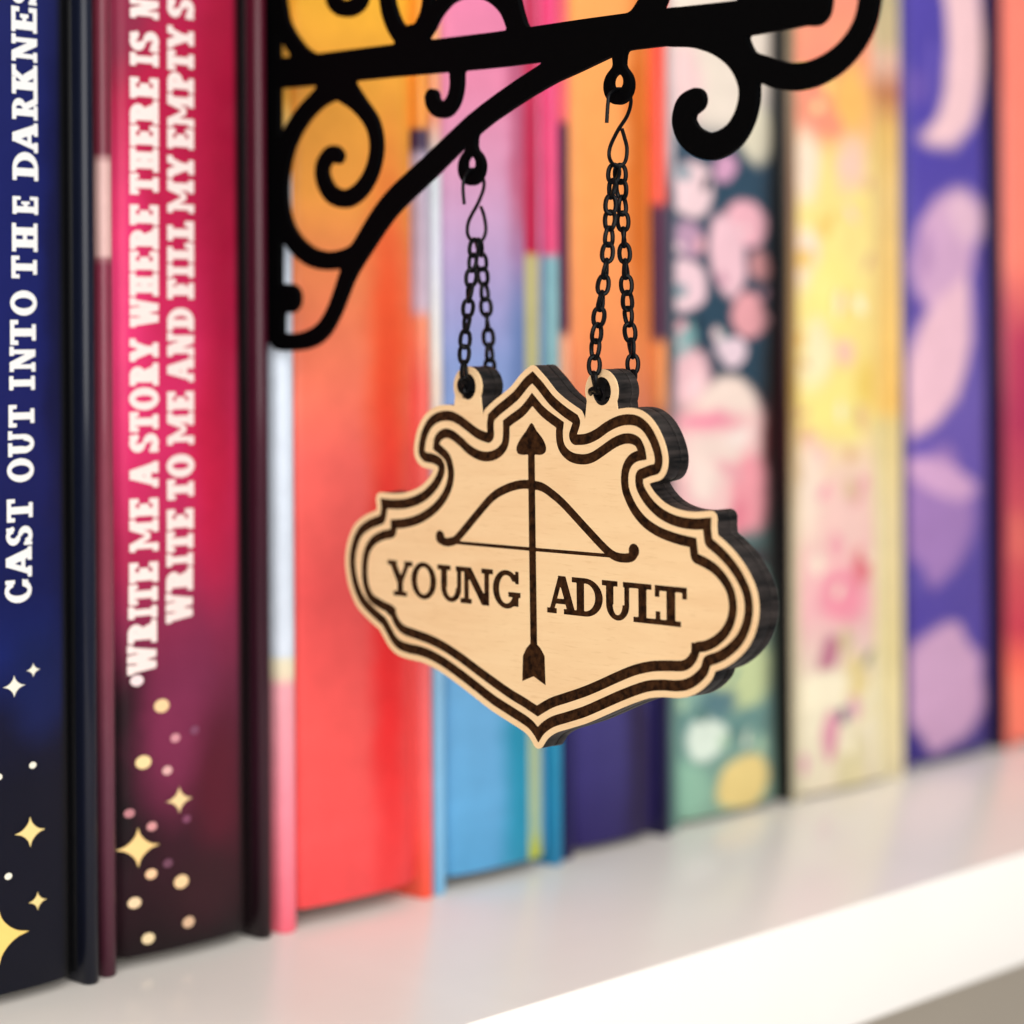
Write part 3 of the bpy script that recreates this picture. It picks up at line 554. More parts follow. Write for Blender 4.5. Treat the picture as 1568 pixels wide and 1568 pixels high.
# ------------------------------------------------------------------ materials
class NT:
    def __init__(s, name):
        s.m = bpy.data.materials.new(name); s.m.use_nodes = True; s.t = s.m.node_tree
        s.b = s.t.nodes['Principled BSDF']
    def n(s, typ, **kw):
        x = s.t.nodes.new(typ)
        for k, v in kw.items():
            if hasattr(x, k): setattr(x, k, v)
        return x
    def l(s, a, b): s.t.links.new(a, b)
    def coord(s): return s.n('ShaderNodeTexCoord').outputs['Object']
    def mapping(s, src, scale=(1, 1, 1), loc=(0, 0, 0), rot=(0, 0, 0), typ='POINT'):
        m = s.n('ShaderNodeMapping'); m.vector_type = typ
        m.inputs['Location'].default_value = loc; m.inputs['Rotation'].default_value = rot; m.inputs['Scale'].default_value = scale
        s.l(src, m.inputs['Vector']); return m.outputs[0]
    def noise(s, vec, scale, detail=4, rough=.55, dist=0):
        x = s.n('ShaderNodeTexNoise'); x.inputs['Scale'].default_value = scale; x.inputs['Detail'].default_value = detail
        x.inputs['Roughness'].default_value = rough; x.inputs['Distortion'].default_value = dist
        s.l(vec, x.inputs['Vector']); return x.outputs['Fac']
    def rng(s, v, a, b, c, d, smooth=False):
        x = s.n('ShaderNodeMapRange'); x.interpolation_type = 'SMOOTHSTEP' if smooth else 'LINEAR'
        for k, val in zip((1, 2, 3, 4), (a, b, c, d)): x.inputs[k].default_value = val
        s.l(v, x.inputs[0]); return x.outputs[0]
    def mix(s, f, a, b):
        x = s.n('ShaderNodeMix'); x.data_type = 'RGBA'
        if isinstance(f, (int, float)): x.inputs[0].default_value = f
        else: s.l(f, x.inputs[0])
        for i, v in ((6, a), (7, b)):
            if isinstance(v, tuple): x.inputs[i].default_value = v
            else: s.l(v, x.inputs[i])
        return x.outputs[2]
    def mul(s, col, fac):
        x = s.n('ShaderNodeVectorMath'); x.operation = 'SCALE'; s.l(col, x.inputs[0]); s.l(fac, x.inputs['Scale']); return x.outputs[0]
    def bump(s, h, strength, dist=.0002):
        x = s.n('ShaderNodeBump'); x.inputs['Strength'].default_value = strength; x.inputs['Distance'].default_value = dist
        s.l(h, x.inputs['Height']); s.l(x.outputs[0], s.b.inputs['Normal'])
    def setb(s, **kw):
        for k, v in kw.items(): s.b.inputs[k.replace('_', ' ')].default_value = v

def plain(name, col, rough=.5, spec=.5, metal=0., var=.12, scale=300, bump=0.):
    k = NT(name); c = k.coord(); f = k.noise(c, scale)
    base = tuple(col)+(1,)
    k.l(k.mix(f, tuple(v*(1-var) for v in col)+(1,), tuple(min(1, v*(1+var)) for v in col)+(1,)), k.b.inputs['Base Color'])
    k.setb(Roughness=rough, Metallic=metal); k.b.inputs['Specular IOR Level'].default_value = spec
    if bump: k.bump(f, bump)
    return k.m

def ramp_color(k, zsrc, stops, h=.26):
    """vertical printed colour run; stops (z mm, sRGB)"""
    st = sorted(stops)
    r = k.n('ShaderNodeValToRGB'); f = k.rng(zsrc, 0, h, 0, 1)
    k.l(f, r.inputs[0]); el = r.color_ramp.elements
    while len(el) < len(st): el.new(.5)
    for e, (z, c) in zip(el, st): e.position = min(1, max(0, z/1000/h)); e.color = alb(c)
    return r.outputs[0]

def print_mat(name, stops, blobs=(), rough=.42, coat=.05, mott=.06):
    k = NT(name); co = k.coord()
    sep = k.n('ShaderNodeSeparateXYZ'); k.l(co, sep.inputs[0])
    col = ramp_color(k, sep.outputs[2], stops)
    if blobs:   # watercolour wobble of the printed and painted-shade shapes
        nz = k.n('ShaderNodeTexNoise'); nz.inputs['Scale'].default_value = 90; nz.inputs['Detail'].default_value = 3; k.l(co, nz.inputs['Vector'])
        sub = k.n('ShaderNodeVectorMath'); sub.operation = 'MULTIPLY_ADD'
        k.l(nz.outputs['Color'], sub.inputs[0]); sub.inputs[1].default_value = (.005, 0, .005)
        off = k.n('ShaderNodeVectorMath'); off.operation = 'SUBTRACT'; k.l(co, off.inputs[0]); off.inputs[1].default_value = (.0025, 0, .0025)
        k.l(off.outputs[0], sub.inputs[2]); cw = sub.outputs[0]
    for (x, z, rx, rz, rot, soft, c, leaf) in blobs:
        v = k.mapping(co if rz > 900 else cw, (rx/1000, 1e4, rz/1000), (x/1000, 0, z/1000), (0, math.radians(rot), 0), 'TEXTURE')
        ln = k.n('ShaderNodeVectorMath'); ln.operation = 'LENGTH'; k.l(v, ln.inputs[0])
        dist = ln.outputs['Value']
        if leaf:    # pointed petal: |x| + z*z
            sp = k.n('ShaderNodeSeparateXYZ'); k.l(v, sp.inputs[0])
            ab_ = k.n('ShaderNodeMath'); ab_.operation = 'ABSOLUTE'; k.l(sp.outputs[0], ab_.inputs[0])
            ma = k.n('ShaderNodeMath'); ma.operation = 'MULTIPLY_ADD'; k.l(sp.outputs[2], ma.inputs[0]); k.l(sp.outputs[2], ma.inputs[1]); k.l(ab_.outputs[0], ma.inputs[2])
            dist = ma.outputs[0]
        col = k.mix(k.rng(dist, 1-soft, 1+soft*.6, 1, 0, True), col, alb(c))
    f = k.noise(co, 160, 5)
    col = k.mul(col, k.rng(f, .3, .7, 1-mott, 1+mott))
    k.l(col, k.b.inputs['Base Color'])
    k.setb(Roughness=rough); k.b.inputs['Coat Weight'].default_value = coat; k.b.inputs['Coat Roughness'].default_value = .14
    k.b.inputs['Specular IOR Level'].default_value = .12
    fine = k.noise(co, 2500, 2); k.bump(fine, .05, .0001)
    return k.m

def wood_mat():
    k = NT('pale_plywood'); co = k.coord()
    g = k.noise(k.mapping(co, (1, 60, 420)), 1., 5, .6, .6)
    fine = k.noise(k.mapping(co, (1, 250, 2600)), 1., 3, .6)
    big = k.noise(co, 26, 3)
    col = k.mix(k.rng(g, .3, .72, 0, 1), (.86, .585, .325, 1), (.79, .505, .265, 1))
    col = k.mix(k.rng(big, .35, .7, 0, .55), col, (.88, .63, .35, 1))
    col = k.mix(k.rng(fine, .56, .75, 0, .35), col, (.60, .34, .15, 1))
    k.l(col, k.b.inputs['Base Color']); k.setb(Roughness=.55); k.b.inputs['Specular IOR Level'].default_value = .25
    k.bump(g, .12, .0001); return k.m

def burnt_mat(name, a, b, scale=(900, 900, 900), rough=.6, spec=.3, bump=.4):
    k = NT(name); co = k.coord()
    f = k.noise(k.mapping(co, scale), 1., 5, .65)
    k.l(k.mix(k.rng(f, .35, .68, 0, 1), tuple(a)+(1,), tuple(b)+(1,)), k.b.inputs['Base Color'])
    k.setb(Roughness=rough); k.b.inputs['Specular IOR Level'].default_value = spec
    k.bump(f, bump, .0002); return k.m

M_WOOD = wood_mat()
M_ENGR = burnt_mat('burnt_engraving', (.008, .003, .0012), (.056, .021, .007), (900, 900, 900), .8, .05)
M_EDGE = burnt_mat('charred_edge', (.0006, .0005, .0005), (.038, .029, .026), (70, 700, 700), .5, .16, .6)
M_BLACK = plain('black_powder_coat', (.0008, .0008, .001), .6, .03, 0, .3, 900, .1)
M_WIRE = plain('black_steel_wire', (.0015, .0015, .002), .35, .12, 0, .3, 900)
M_PAGE = plain('book_paper', (.70, .64, .52), .8, .2, 0, .1, 400)
M_SHELF = None
def shelf_mat():
    k = NT('white_laminate'); co = k.coord()
    f = k.noise(co, 40, 4); s = k.noise(k.mapping(co, (15, 300, 300)), 1., 3)
    k.l(k.mix(f, (.80, .745, .685, 1), (.83, .785, .73, 1)), k.b.inputs['Base Color'])
    k.l(k.rng(s, .3, .7, .19, .24), k.b.inputs['Roughness']); k.b.inputs['Specular IOR Level'].default_value = .5
    return k.m
M_SHELF = shelf_mat()
M_WALL = plain('beige_wall_paint', (.50, .43, .345), .85, .2, 0, .06, 30, .1)

# ------------------------------------------------------------------ setting: wall and shelf
def box_bevel(x0, y0, z0, x1, y1, z1, r=.0006):
    import bmesh
    bm = bmesh.new(); bmesh.ops.create_cube(bm, size=1)
    for v in bm.verts: v.co = ((x0+x1)/2+v.co.x*(x1-x0), (y0+y1)/2+v.co.y*(y1-y0), (z0+z1)/2+v.co.z*(z1-z0))
    bmesh.ops.bevel(bm, geom=list(bm.edges), offset=r, segments=3, affect='EDGES', profile=.5)
    me = bpy.data.meshes.new('box'); bm.to_mesh(me); bm.free()
    for p in me.polygons: p.use_smooth = True
    me.set_sharp_from_angle(angle=math.radians(30))
    return me
w = link('wall', box_bevel(-1.5, .262, -1.2, 2.2, .30, 1.2, .002), M_WALL); w['kind'] = 'structure'
sh = link('shelf', box_bevel(-.55, -.0609, -.0232, .95, .26, 0, .0005), M_SHELF)
sh['label'] = 'white laminate shelf board with a bright square front edge under the books'; sh['category'] = 'shelf'

# ------------------------------------------------------------------ lettering: slab serif glyphs as boxes, slants and rings
def glyph(ch, s, h):
    """(width, primitives) in cap-height units"""
    R = lambda *a: ('r',)+a
    Dg = lambda *a: ('d',)+a
    O = lambda *a: ('o',)+a
    e = .15
    def foot(xc, y, l=e): return R(xc-s/2-l, 0 if y == 0 else 1-h, xc+s/2+l, h if y == 0 else 1)
    c = e+s/2
    if ch == 'I': return s+2*e, [R(e, 0, e+s, 1), foot(c, 0), foot(c, 1)]
    if ch == 'T': W = .88; m = W/2; return W, [R(m-s/2, 0, m+s/2, 1), foot(m, 0), R(0, 1-h, W, 1), R(0, .70, h, 1), R(W-h, .70, W, 1)]
    if ch == 'L': W = .80; return W, [R(e, 0, e+s, 1), foot(c, 1), R(0, 0, W, h), R(W-h*1.05, 0, W, .34)]
    if ch == 'E': W = .80; return W, [R(.08, 0, .08+s, 1), R(0, 0, W, h), R(0, 1-h, W, 1), R(.08, .5-h/2, W*.72, .5+h/2), R(W-h, .70, W, 1), R(W-h, 0, W, .32), R(W*.72-h*.8, .34, W*.72, .66)]
    if ch == 'F': W = .78; return W, [R(e, 0, e+s, 1), foot(c, 0), R(0, 1-h, W, 1), R(e, .48-h/2, W*.74, .48+h/2), R(W-h, .68, W, 1), R(W*.74-h*.8, .32, W*.74, .64)]
    if ch == 'H': W = 1.0; return W, [R(e, 0, e+s, 1), R(W-e-s, 0, W-e, 1), foot(c, 0), foot(c, 1), foot(W-c, 0), foot(W-c, 1), R(e, .5-h/2, W-e, .5+h/2)]
    if ch == 'N': W = 1.0; return W, [R(.12, 0, .12+h*1.1, 1), R(W-.12-h*1.1, 0, W-.12, 1), Dg(.10+s*.5, 1, W-.12-s*.45, 0, s), R(0, 1-h, .3, 1), R(0, 0, .36, h), R(W-.36, 1-h, W, 1)]
    if ch == 'M': W = 1.3; return W, [R(.12, 0, .12+h*1.1, 1), R(W-.12-s*.9, 0, W-.12, 1), Dg(.12+h*.4, 1, W/2-.03, .30, s*.62), Dg(W-.12-s*.6, 1, W/2+.03, .30, h*.85), R(0, 1-h, .3, 1), R(0, 0, .34, h), R(W-.12-s-.06, 0, W, h), R(W-.3, 1-h, W, 1)]
    if ch == 'A': W = 1.0; return W, [Dg(W/2-.03, 1, .14, 0, h*1.15), Dg(W/2, 1, W-.16, 0, s*1.05), R(.24, .26, W-.26, .26+h), R(0, 0, .34, h), R(W-.44, 0, W, h)]
    if ch == 'V': W = 1.0; return W, [Dg(.18, 1, W/2, 0, s), Dg(W-.16, 1, W/2+.02, 0, h*1.1)]
    if ch == 'W': W = 1.3; return W, [Dg(.2, 1, .40, 0, s), Dg(.68, 1, .42, 0, h*1.1), Dg(.66, 1, .90, 0, s), Dg(1.14, 1, .92, 0, h*1.1), R(0, 1-h, .42, 1), R(.5, 1-h, .84, 1), R(W-.36, 1-h, W, 1)]
    if ch == 'Y': W = .98; return W, [R(W/2-s/2, 0, W/2+s/2, .46), foot(W/2, 0), Dg(.18, 1, W/2, .40, s*1.1), Dg(W-.17, 1, W/2+.02, .40, h*1.3), R(0, 1-h, .38, 1), R(W-.34, 1-h, W, 1)]
    if ch == 'K': W = 1.0; return W, [R(e, 0, e+s, 1), foot(c, 0), foot(c, 1), Dg(W-.2, 1, e+s*.9, .42, h*1.4), Dg(e+s+.08, .56, W-.18, 0, s*1.1), R(W-.40, 1-h, W-.02, 1), R(W-.42, 0, W, h)]
    if ch == 'O': W = .96; return W, [O(W/2, .5, W/2, .52, W/2-s, .52-h)]
    if ch == 'C': W = .90; return W, [O(.47, .5, .47, .52, .47-s, .52-h, ('cut', .62, .34, 2, .70)), R(W-h, .64, W, 1.0), R(.66, .12, W-.02, .34)]
    if ch == 'G': W = .98; return W, [O(.48, .5, .48, .52, .48-s, .52-h, ('cut', .62, .30, 2, .72)), R(W-h-.06, .66, W-.06, 1.0), R(.72, 0.06, .72+s*.8, .44), R(.54, .44-h, W, .44)]
    if ch == 'D': W = .98; return W, [R(e, 0, e+s, 1), O(.42, .5, W-.42, .5, W-.42-s, .5-h, ('keep', .42, -1, 3, 2)), R(0, 0, .44, h), R(0, 1-h, .44, 1)]
    if ch == 'P': W = .86; return W, [R(e, 0, e+s, 1), foot(c, 0), O(.42, .71, W-.42, .29, W-.42-s, .29-h*.95, ('keep', .42, -1, 3, 2)), R(0, 1-h, .44, 1), R(e, .42, .44, .42+h*.95)]
    if ch == 'R': W = 1.0; return W, [R(e, 0, e+s, 1), foot(c, 0), O(.44, .73, .40, .27, .40-s, .27-h*.9, ('keep', .44, -1, 3, 2)), R(0, 1-h, .46, 1), R(e, .46, .46, .46+h*.9), Dg(.50, .52, W-.20, 0, s), R(W-.30, 0, W, h)]
    if ch == 'U': W = 1.0; r = (W-2*.13)/2; return W, [R(.13, .4, .13+s, 1), R(W-.13-h*1.2, .4, W-.13, 1), O(W/2, .4, r, .41, r-s*.9, .41-h, ('keep', -1, -1, 3, .4)), R(0, 1-h, .13+s+.13, 1), R(W-.34, 1-h, W, 1)]
    if ch == 'S': W = .78; return W, [O(W/2, .735, W/2-.01, .275, max(.02, W/2-.01-s), .275-h, ('cut', W/2, .2, 2, .74)), O(W/2, .27, W/2, .28, max(.02, W/2-s), .28-h, ('cut', -1, .27, W/2, 1)), R(W-.06-h*.8, .70, W-.06, 1), R(0, 0, h*.8, .32)]
    return .5, [O(.25, .5, .25, .25, .01, .01)]

def glyph_sd(F, ch, s, h, x0, y0, x1, y1, swap=False):
    """field of one letter filling x0..x1, y0..y1"""
    W, prims = glyph(ch, s, h)
    U = (F.X-x0)/(x1-x0)*W; V = (F.Y-y0)/(y1-y0); k = abs(y1-y0)
    rect = lambda a, b, c, d: np.maximum(np.maximum(a-U, U-c), np.maximum(b-V, V-d))
    ell = lambda cx, cy, rx, ry: (np.sqrt(((U-cx)/rx)**2+((V-cy)/ry)**2)-1)*min(rx, ry)
    out = np.full(F.X.shape, 9.)
    for p in prims:
        if p[0] == 'r': d = rect(*p[1:])
        elif p[0] == 'd':
            _, xa, ya, xb, yb, w = p
            xc = xa+(V-ya)*(xb-xa)/(yb-ya); sl = math.hypot(1, (xb-xa)/(yb-ya))
            d = np.maximum((np.abs(U-xc)-w/2*1.05)/sl, np.maximum(min(ya, yb)-V, V-max(ya, yb)))
        else:
            _, cx, cy, rx, ry, ix, iy = p[:7]
            d = np.maximum(ell(cx, cy, rx, ry), -ell(cx, cy, max(.015, ix), max(.015, iy)))
            if len(p) > 7:
                q = rect(*p[7][1:]); d = np.maximum(d, -q if p[7][0] == 'cut' else q)
        out = np.minimum(out, d)
    return out*k

# ------------------------------------------------------------------ books
def spine_y(b, x):
    """y (mm, relative to book front) of the rounded spine at x mm from the left side"""
    w = b['x1']-b['x0']; a0, a1 = 5.6, w-5.6
    t = (x-(a0+a1)/2)/((a1-a0)/2)
    return .15+1.15*min(1.3, abs(t))**2.4

def joint_y(b, x):
    w = b['x1']-b['x0']; d = 5.6-x if x < w/2 else x-w+5.6
    return spine_y(b, x) if d <= 0 else 1.3+1.9*math.sin(math.pi*min(1, d/2.8)*.7)

def board_profile(t, depth, r, sgn):
    """cover cross-section with a rounded front ridge; x from 0 outwards, y from 0 back"""
    pts = []
    for k in range(7):
        a = math.pi*k/6; pts.append((t/2-t/2*math.cos(a), r-r*math.sin(a)))
    return [(0, depth)]+pts+[(t, depth)]

def prism(poly, z0, z1, ch=.35):
    """vertical prism with a small chamfer at both ends; poly in mm (x,y) world"""
    n = len(poly); P = np.array(poly); c = P.mean(0)
    nx = np.roll(P, -1, 0)-np.roll(P, 1, 0); nl = np.hypot(nx[:, 0], nx[:, 1])+1e-9
    nrm = np.stack([nx[:, 1]/nl, -nx[:, 0]/nl], 1)
    area_ = .5*np.sum(P[:, 0]*np.roll(P[:, 1], -1)-np.roll(P[:, 0], -1)*P[:, 1])
    if area_ < 0: nrm = -nrm
    I = P-nrm*ch
    V = []
    for Q, z in ((I, z0), (P, z0+ch), (P, z1-ch), (I, z1)): V += [(x/1000, y/1000, z/1000) for x, y in Q]
    Fc = [tuple(range(n-1, -1, -1)), tuple(range(3*n, 4*n))]
    for l in range(3):
        for k in range(n): Fc.append((l*n+k, l*n+(k+1) % n, (l+1)*n+(k+1) % n, (l+1)*n+k))
    if area_ < 0: Fc = [f[::-1] for f in Fc]
    return V, Fc

BOOKS = []
H = [232, 232, 216, 222, 214, 228, 221, 233, 218]
for i, b in enumerate(D['books']):
    w = b['x1']-b['x0']; x0, y0, h = b['x0'], b['y'], H[i]
    root = thing('book', b['label'], 'book', (x0/1000, y0/1000, 0), 'books standing upright in a row on the white shelf')
    T = 3.0 if i in (0, 1, 2, 3, 4) else 2.2
    depth = 140+5*((i*7) % 4)
    TL = 4.0 if i == 2 else T
    def cover(side):
        pr = board_profile(TL if side == 'l' else T, depth, 1.5, 1)
        pts = [((x0+x) if side == 'l' else (b['x1']-T+x), y0+y) for x, y in pr]
        return pydata('cover', *prism(pts, .0, h), angle=50)
    ml = print_mat('printed_and_shaded_cover', b['left'], rough=.36, coat=.25); mr = print_mat('printed_and_shaded_cover', b['right'], rough=.36, coat=.3)  # some ramps also carry painted ridge shade, one a painted reflection
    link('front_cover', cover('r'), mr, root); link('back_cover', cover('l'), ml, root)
    ms = print_mat('shaded_spine_print', b['spine'], b['blobs'])  # blobs hold print and, on most spines, painted groove shade
    # spine shell: from joint to joint
    n = 44; xa, xb = TL-.3, w-T+.3
    out = []
    for k in range(n+1):
        x = xa+(xb-xa)*k/n
        out.append((x0+x, y0+joint_y(b, x)))
    inn = [(x, y+1.2) for x, y in reversed(out)]
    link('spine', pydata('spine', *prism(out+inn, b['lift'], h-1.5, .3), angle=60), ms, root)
    if b['lift'] > 0:
        pg = [(x0+TL+.15, y0+12), (x0+w-T-.15, y0+12), (x0+w-T-.15, y0+depth-4), (x0+TL+.15, y0+depth-4)]
        link('page_block', pydata('pages', *prism(pg, 2.4, h-3.5, .2), angle=30), M_PAGE, root)
    # right-hand joint: its shade is painted into the spine blobs
    BOOKS.append((b, root))

def wrap(b, loops, off=.10):
    """flat print outline (u = x from left of book mm, v = z mm) laid on the rounded spine"""
    me = fill(loops)
    for v in me.vertices:
        x, z = v.co.x, v.co.y
        v.co = ((b['x0']+x)/1000, (b['y']+spine_y(b, x)-off)/1000, z/1000)
    return me

def ink(name, c, rough=.4):
    k = NT(name); co = k.coord(); f = k.noise(co, 700, 3)
    a = alb(c); k.l(k.mix(f, tuple(v*.93 for v in a[:3])+(1,), a), k.b.inputs['Base Color']); k.setb(Roughness=rough); return k.m

def spine_text(bi, key, s, h, mat, name, fat=.05):
    b, root = BOOKS[bi]; L = D[key]
    # glyph local: U along +Z (reading upwards), V (cap height) along -X; letters that touch run into one another
    F = Field(min(l[1] for l in L)-.5, -max(l[4] for l in L)-.5, max(l[2] for l in L)+.5, -min(l[3] for l in L)+.5, .085)
    V = F.empty()
    for ch, z0, z1, xl, xr in L: V = np.minimum(V, glyph_sd(F, ch, s, h, z0, -xr, z1, -xl))
    loops = [[(-q[1], q[0]) for q in l] for l in contours(F, V-fat, .012, 6)]
    link(name, wrap(b, loops), mat, root)
spine_text(0, 'text_blue', .27, .15, ink('white_ink', (250, 248, 246)), 'title_lettering', .03)
cream = ink('cream_ink', (255, 232, 226))
spine_text(1, 'text_red1', .33, .20, cream, 'quote_lettering', .02)
spine_text(1, 'text_red2', .33, .20, cream, 'quote_lettering', .02)

INK = {}
def marks(bi, key):
    b, root = BOOKS[bi]
    for kind, x, z, r, c in D[key]:
        if c not in INK: INK[c] = ink('star_ink', c)
        if kind == 'dot': loop = [(x+1.3*r*math.cos(a*math.pi/9), z+r*math.sin(a*math.pi/9)) for a in range(18)]
        else:
            loop = []
            for a in range(48):
                th = a*math.pi/24
                rr = r/((abs(math.cos(th))**.62+abs(math.sin(th))**.62)**(1/.62))
                loop.append((x+max(rr, r*.02)*math.cos(th)*1.22, z+rr*math.sin(th)))
        n = len(loop); rings = [[(x+(p-x)*f, z+(q-z)*f) for p, q in loop] for f in (.35, .7, 1.)]
        P2 = [(x, z)]+[p for r_ in rings for p in r_]
        V = [((b['x0']+p)/1000, (b['y']+spine_y(b, p)-.12)/1000, q/1000) for p, q in P2]
        Fc = [(0, 1+k, 1+(k+1) % n) for k in range(n)]
        for l_ in range(2): Fc += [(1+l_*n+k, 1+(l_+1)*n+k, 1+(l_+1)*n+(k+1) % n, 1+l_*n+(k+1) % n) for k in range(n)]
        link('printed_star' if kind == 'star' else 'printed_dot', pydata('mark', V, Fc, False), INK[c], root)
marks(0, 'marks_blue'); marks(1, 'marks_red')

# coloured stripe printed along the joint of the sky blue book
def edge_band(bi, xa, xb, stops, name='printed_stripe'):
    b, root = BOOKS[bi]; n = 10; x0, y0 = b['x0'], b['y']
    out = [(x0+xa+(xb-xa)*k/n, y0+joint_y(b, xa+(xb-xa)*k/n)-.12) for k in range(n+1)]
    inn = [(x, y+.6) for x, y in reversed(out)]
    link(name, pydata('band', *prism(out+inn, b['lift']-.05, 205, .05), angle=60), print_mat('printed_stripe', stops), root)
edge_band(3, *D['band_blue'])
edge_band(6, *D['band_yellow'])

# ------------------------------------------------------------------ black scroll bracket
def bracket():
    h = .2
    F = Field(-16, 60, 140, 215, h)
    tot = F.empty()
    for stk in D['bracket_strokes']:
        one = F.empty(); pts = catmull(stk, 7)
        for p, q in zip(pts, pts[1:]): seg_sd(F, one, p[:2], q[:2], p[2], q[2], 4.)
        tot = smin(tot, one, .6)
    for a, b, ro, ri in D['bracket_rings']:
        d = np.hypot((F.X-a), F.Y-b); tot = smin(tot, d-ro, .8)
    for a, b, ro, ri in D['bracket_rings']:
        d = np.hypot((F.X-a), F.Y-b-.55); tot = np.maximum(tot, ri-d)
    # tongue that slides between two books
    tg = np.maximum(np.maximum(F.X-.5, -14-F.X), np.maximum(107.6-F.Y, F.Y-200)); tot = np.minimum(tot, tg)
    root = thing('scroll_bracket', 'matt black wrought scroll bracket sticking out from between the crimson and orange books', 'bracket', (.0006, 0, .150))
    loops = contours(F, tot, .025)
    plate('scroll_plate', loops, 0., 1.2, M_BLACK, root, .12)
bracket()

# ------------------------------------------------------------------ wooden hanging sign
def rounded(pts):
    """closed outline through the traced points: smooth, except at the points flagged as corners"""
    n = len(pts); c = [i for i in range(n) if pts[i][2]]; out = []
    for k in range(len(c)):
        i0 = c[k]; i1 = c[(k+1) % len(c)]
        if i1 <= i0: i1 += n
        run = [pts[j % n][:2] for j in range(i0, i1+1)]
        out += [tuple(p) for p in catmull(run, 5)[:-1]]
    return out

def sign():
    F = Field(8, 34, 124, 112, .14)
    base = poly_sd(F, rounded(D['sign_line']))           # outer edge of the outer engraved line
    outl = base-1.18
    for a, b, ro, ri in D['sign_tabs']:
        t = np.hypot(F.X-a, F.Y-b)-ro; outl = np.minimum(outl, t)
        # stem that ties the ring into the board
        st = F.empty(); seg_sd(F, st, (a, b-.5), (a, b-5.2), ro*.86, ro*1.05); outl = np.minimum(outl, st)
    holes = F.empty()
    for a, b, ro, ri in D['sign_tabs']: holes = np.minimum(holes, np.hypot((F.X-a)*1.12, F.Y-b)-ri)
    board = np.maximum(outl, -holes)
    base2 = poly_sd(F, rounded(D['sign_line2']))          # outer edge of the inner engraved line
    line1 = np.maximum(base-.20, -(base+1.48)); line2 = np.maximum(base2-.16, -(base2+1.46))
    for tri in D['line2_points']: line2 = np.minimum(line2, poly_sd(F, tri))      # sharp inner points of the line
    # arrow
    sh_ = F.empty(); ap = D['arrow_shaft']
    for p, q in zip(ap, ap[1:]): seg_sd(F, sh_, p, q, .80, .80)
    head = poly_sd(F, [tuple(p) for p in catmull(D['arrow_head'], 4, True)])
    arrow = np.minimum(np.minimum(sh_, head), poly_sd(F, D['arrow_fletch']))
    bow = F.empty(); bp = catmull(D['bow'], 6)
    for p, q in zip(bp, bp[1:]): seg_sd(F, bow, p, q, .72, .72)
    for e in (bp[3], bp[-4]): bow = np.minimum(bow, np.hypot(F.X-e[0], F.Y-e[1])-1.12)
    string = F.empty(); sp = D['bowstring']
    for p, q in zip(sp, sp[1:]): seg_sd(F, string, p, q, .29, .29)
    words = {}
    for ch, wd, a0, a1 in D['sign_letters']:
        b0, b1 = TEXT_B
        f = glyph_sd(F, ch, (.25 if wd == 'ADULT' else .235), .14, a0, b0, a1, b1)
        words[wd] = np.minimum(words.get(wd, F.empty()), f)
    dark = np.minimum.reduce([line1, line2, arrow, bow, string]+list(words.values()))
    pale = np.maximum(board, -dark)
    root = thing('hanging_sign', 'pale wooden shield sign engraved with a bow and arrow and the words YOUNG ADULT', 'sign', (.0006, -.0645, .073))
    XF = -1.9
    plate('front_board', contours(F, board), XF+.16, 1.28, M_EDGE, root, .22, 30)
    plate('back_board', contours(F, board-.05), 1.31, 3.15, M_EDGE, root, .26, 30)
    plate('face_veneer', contours(F, pale, .012), XF, XF+.2, M_WOOD, root, 0, 20)
    for nm, f in (('border_line', line1), ('border_line', line2), ('arrow_engraving', arrow), ('bow_engraving', bow), ('bowstring_engraving', string), ('word_engraving', words['YOUNG']), ('word_engraving', words['ADULT'])):
        xf = {'arrow_engraving': .085, 'bow_engraving': .10, 'bowstring_engraving': .115}.get(nm, .09)
        plate(nm, contours(F, f-.07, .012), XF+xf, XF+.19, M_ENGR, root, 0, 20)
TEXT_B = (64.6, 70.6)
sign()

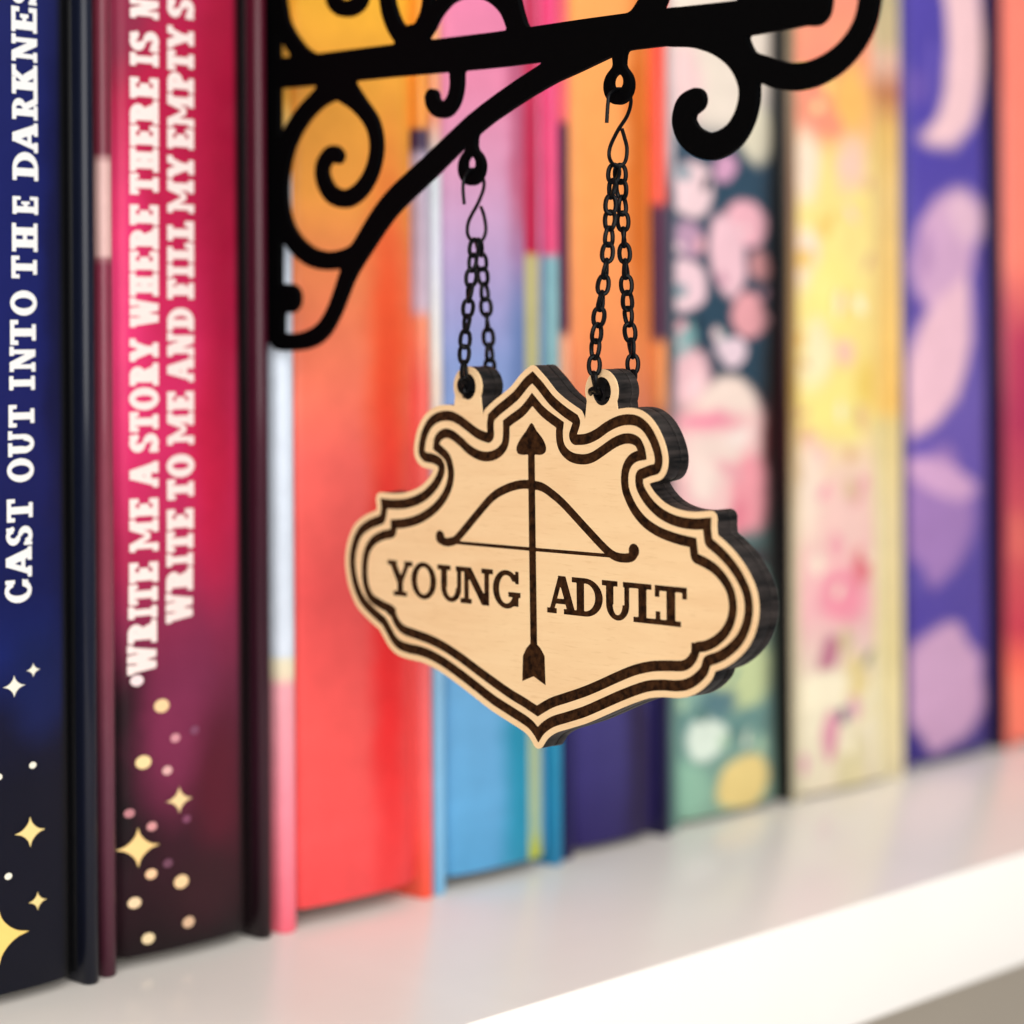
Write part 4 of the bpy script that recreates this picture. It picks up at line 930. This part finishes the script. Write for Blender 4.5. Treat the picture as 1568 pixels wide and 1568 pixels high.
# ------------------------------------------------------------------ S hooks and chains
for i, pts in enumerate(D['hooks']):
    path = [p/1000 for p in catmull(pts, 6)]
    root = thing('s_hook', ['thin black wire S hook in the left ring under the bracket brace', 'thin black wire S hook in the right ring under the bracket bar'][i], 'hook', tuple(path[0]), 'wire hooks carrying the sign')
    v, f = tube(path, .00031, 8)
    link('hook_wire', pydata('hook', v, f), M_WIRE, root)

def link_mesh():
    L, W, r = 1.8, 1.22, .37      # half length, half width of the wire centreline (mm) ; wire radius
    p = []
    for k in range(20):
        a = 2*math.pi*k/20; c, s_ = math.cos(a), math.sin(a)
        x = (W-r)*math.copysign(abs(c)**.8, c); z = (L-r)*math.copysign(abs(s_)**.9, s_)
        tw = math.radians(16)*z/L
        p.append((x*math.cos(tw)/1000, x*math.sin(tw)/1000, z/1000))
    return pydata('chain_link', *tube(p, r/1000, 8, True))
LINK = link_mesh(); LINK.materials.append(M_WIRE)
for i, pts in enumerate(D['chains']):
    root = thing('chain', ['fine black chain looped through the left ring of the wooden sign', 'fine black chain looped through the right ring of the wooden sign'][i], 'chain', tuple(v/1000 for v in pts[0]), 'chains holding up the sign')
    P = catmull(pts, 24); acc = [0.]
    for p, q in zip(P, P[1:]): acc.append(acc[-1]+float(np.linalg.norm(q-p)))
    n = int(acc[-1]/2.5); step = acc[-1]/n
    for k in range(n):
        d = (k+.5)*step; j = max(0, min(len(P)-2, int(np.searchsorted(acc, d))-1)); t = (d-acc[j])/(acc[j+1]-acc[j]+1e-9)
        pos = Vector(P[j]*(1-t)+P[j+1]*t)/1000
        tan = Vector(P[j+1]-P[j]).normalized()
        ref = Vector((.71, -.71, 0)); ref = (ref-tan*ref.dot(tan)).normalized()     # link width direction at zero turn
        ang = math.radians((k % 2)*62-31+48*math.sin(k*.47+i*1.7)+random.uniform(-10, 10))
        ref = Matrix.Rotation(ang, 3, tan) @ ref
        m = Matrix((ref, tan.cross(ref), tan)).transposed().to_4x4()
        o = bpy.data.objects.new('chain_link', LINK); COL.objects.link(o); o.parent = root
        m.translation = pos-root.location; o.matrix_local = m
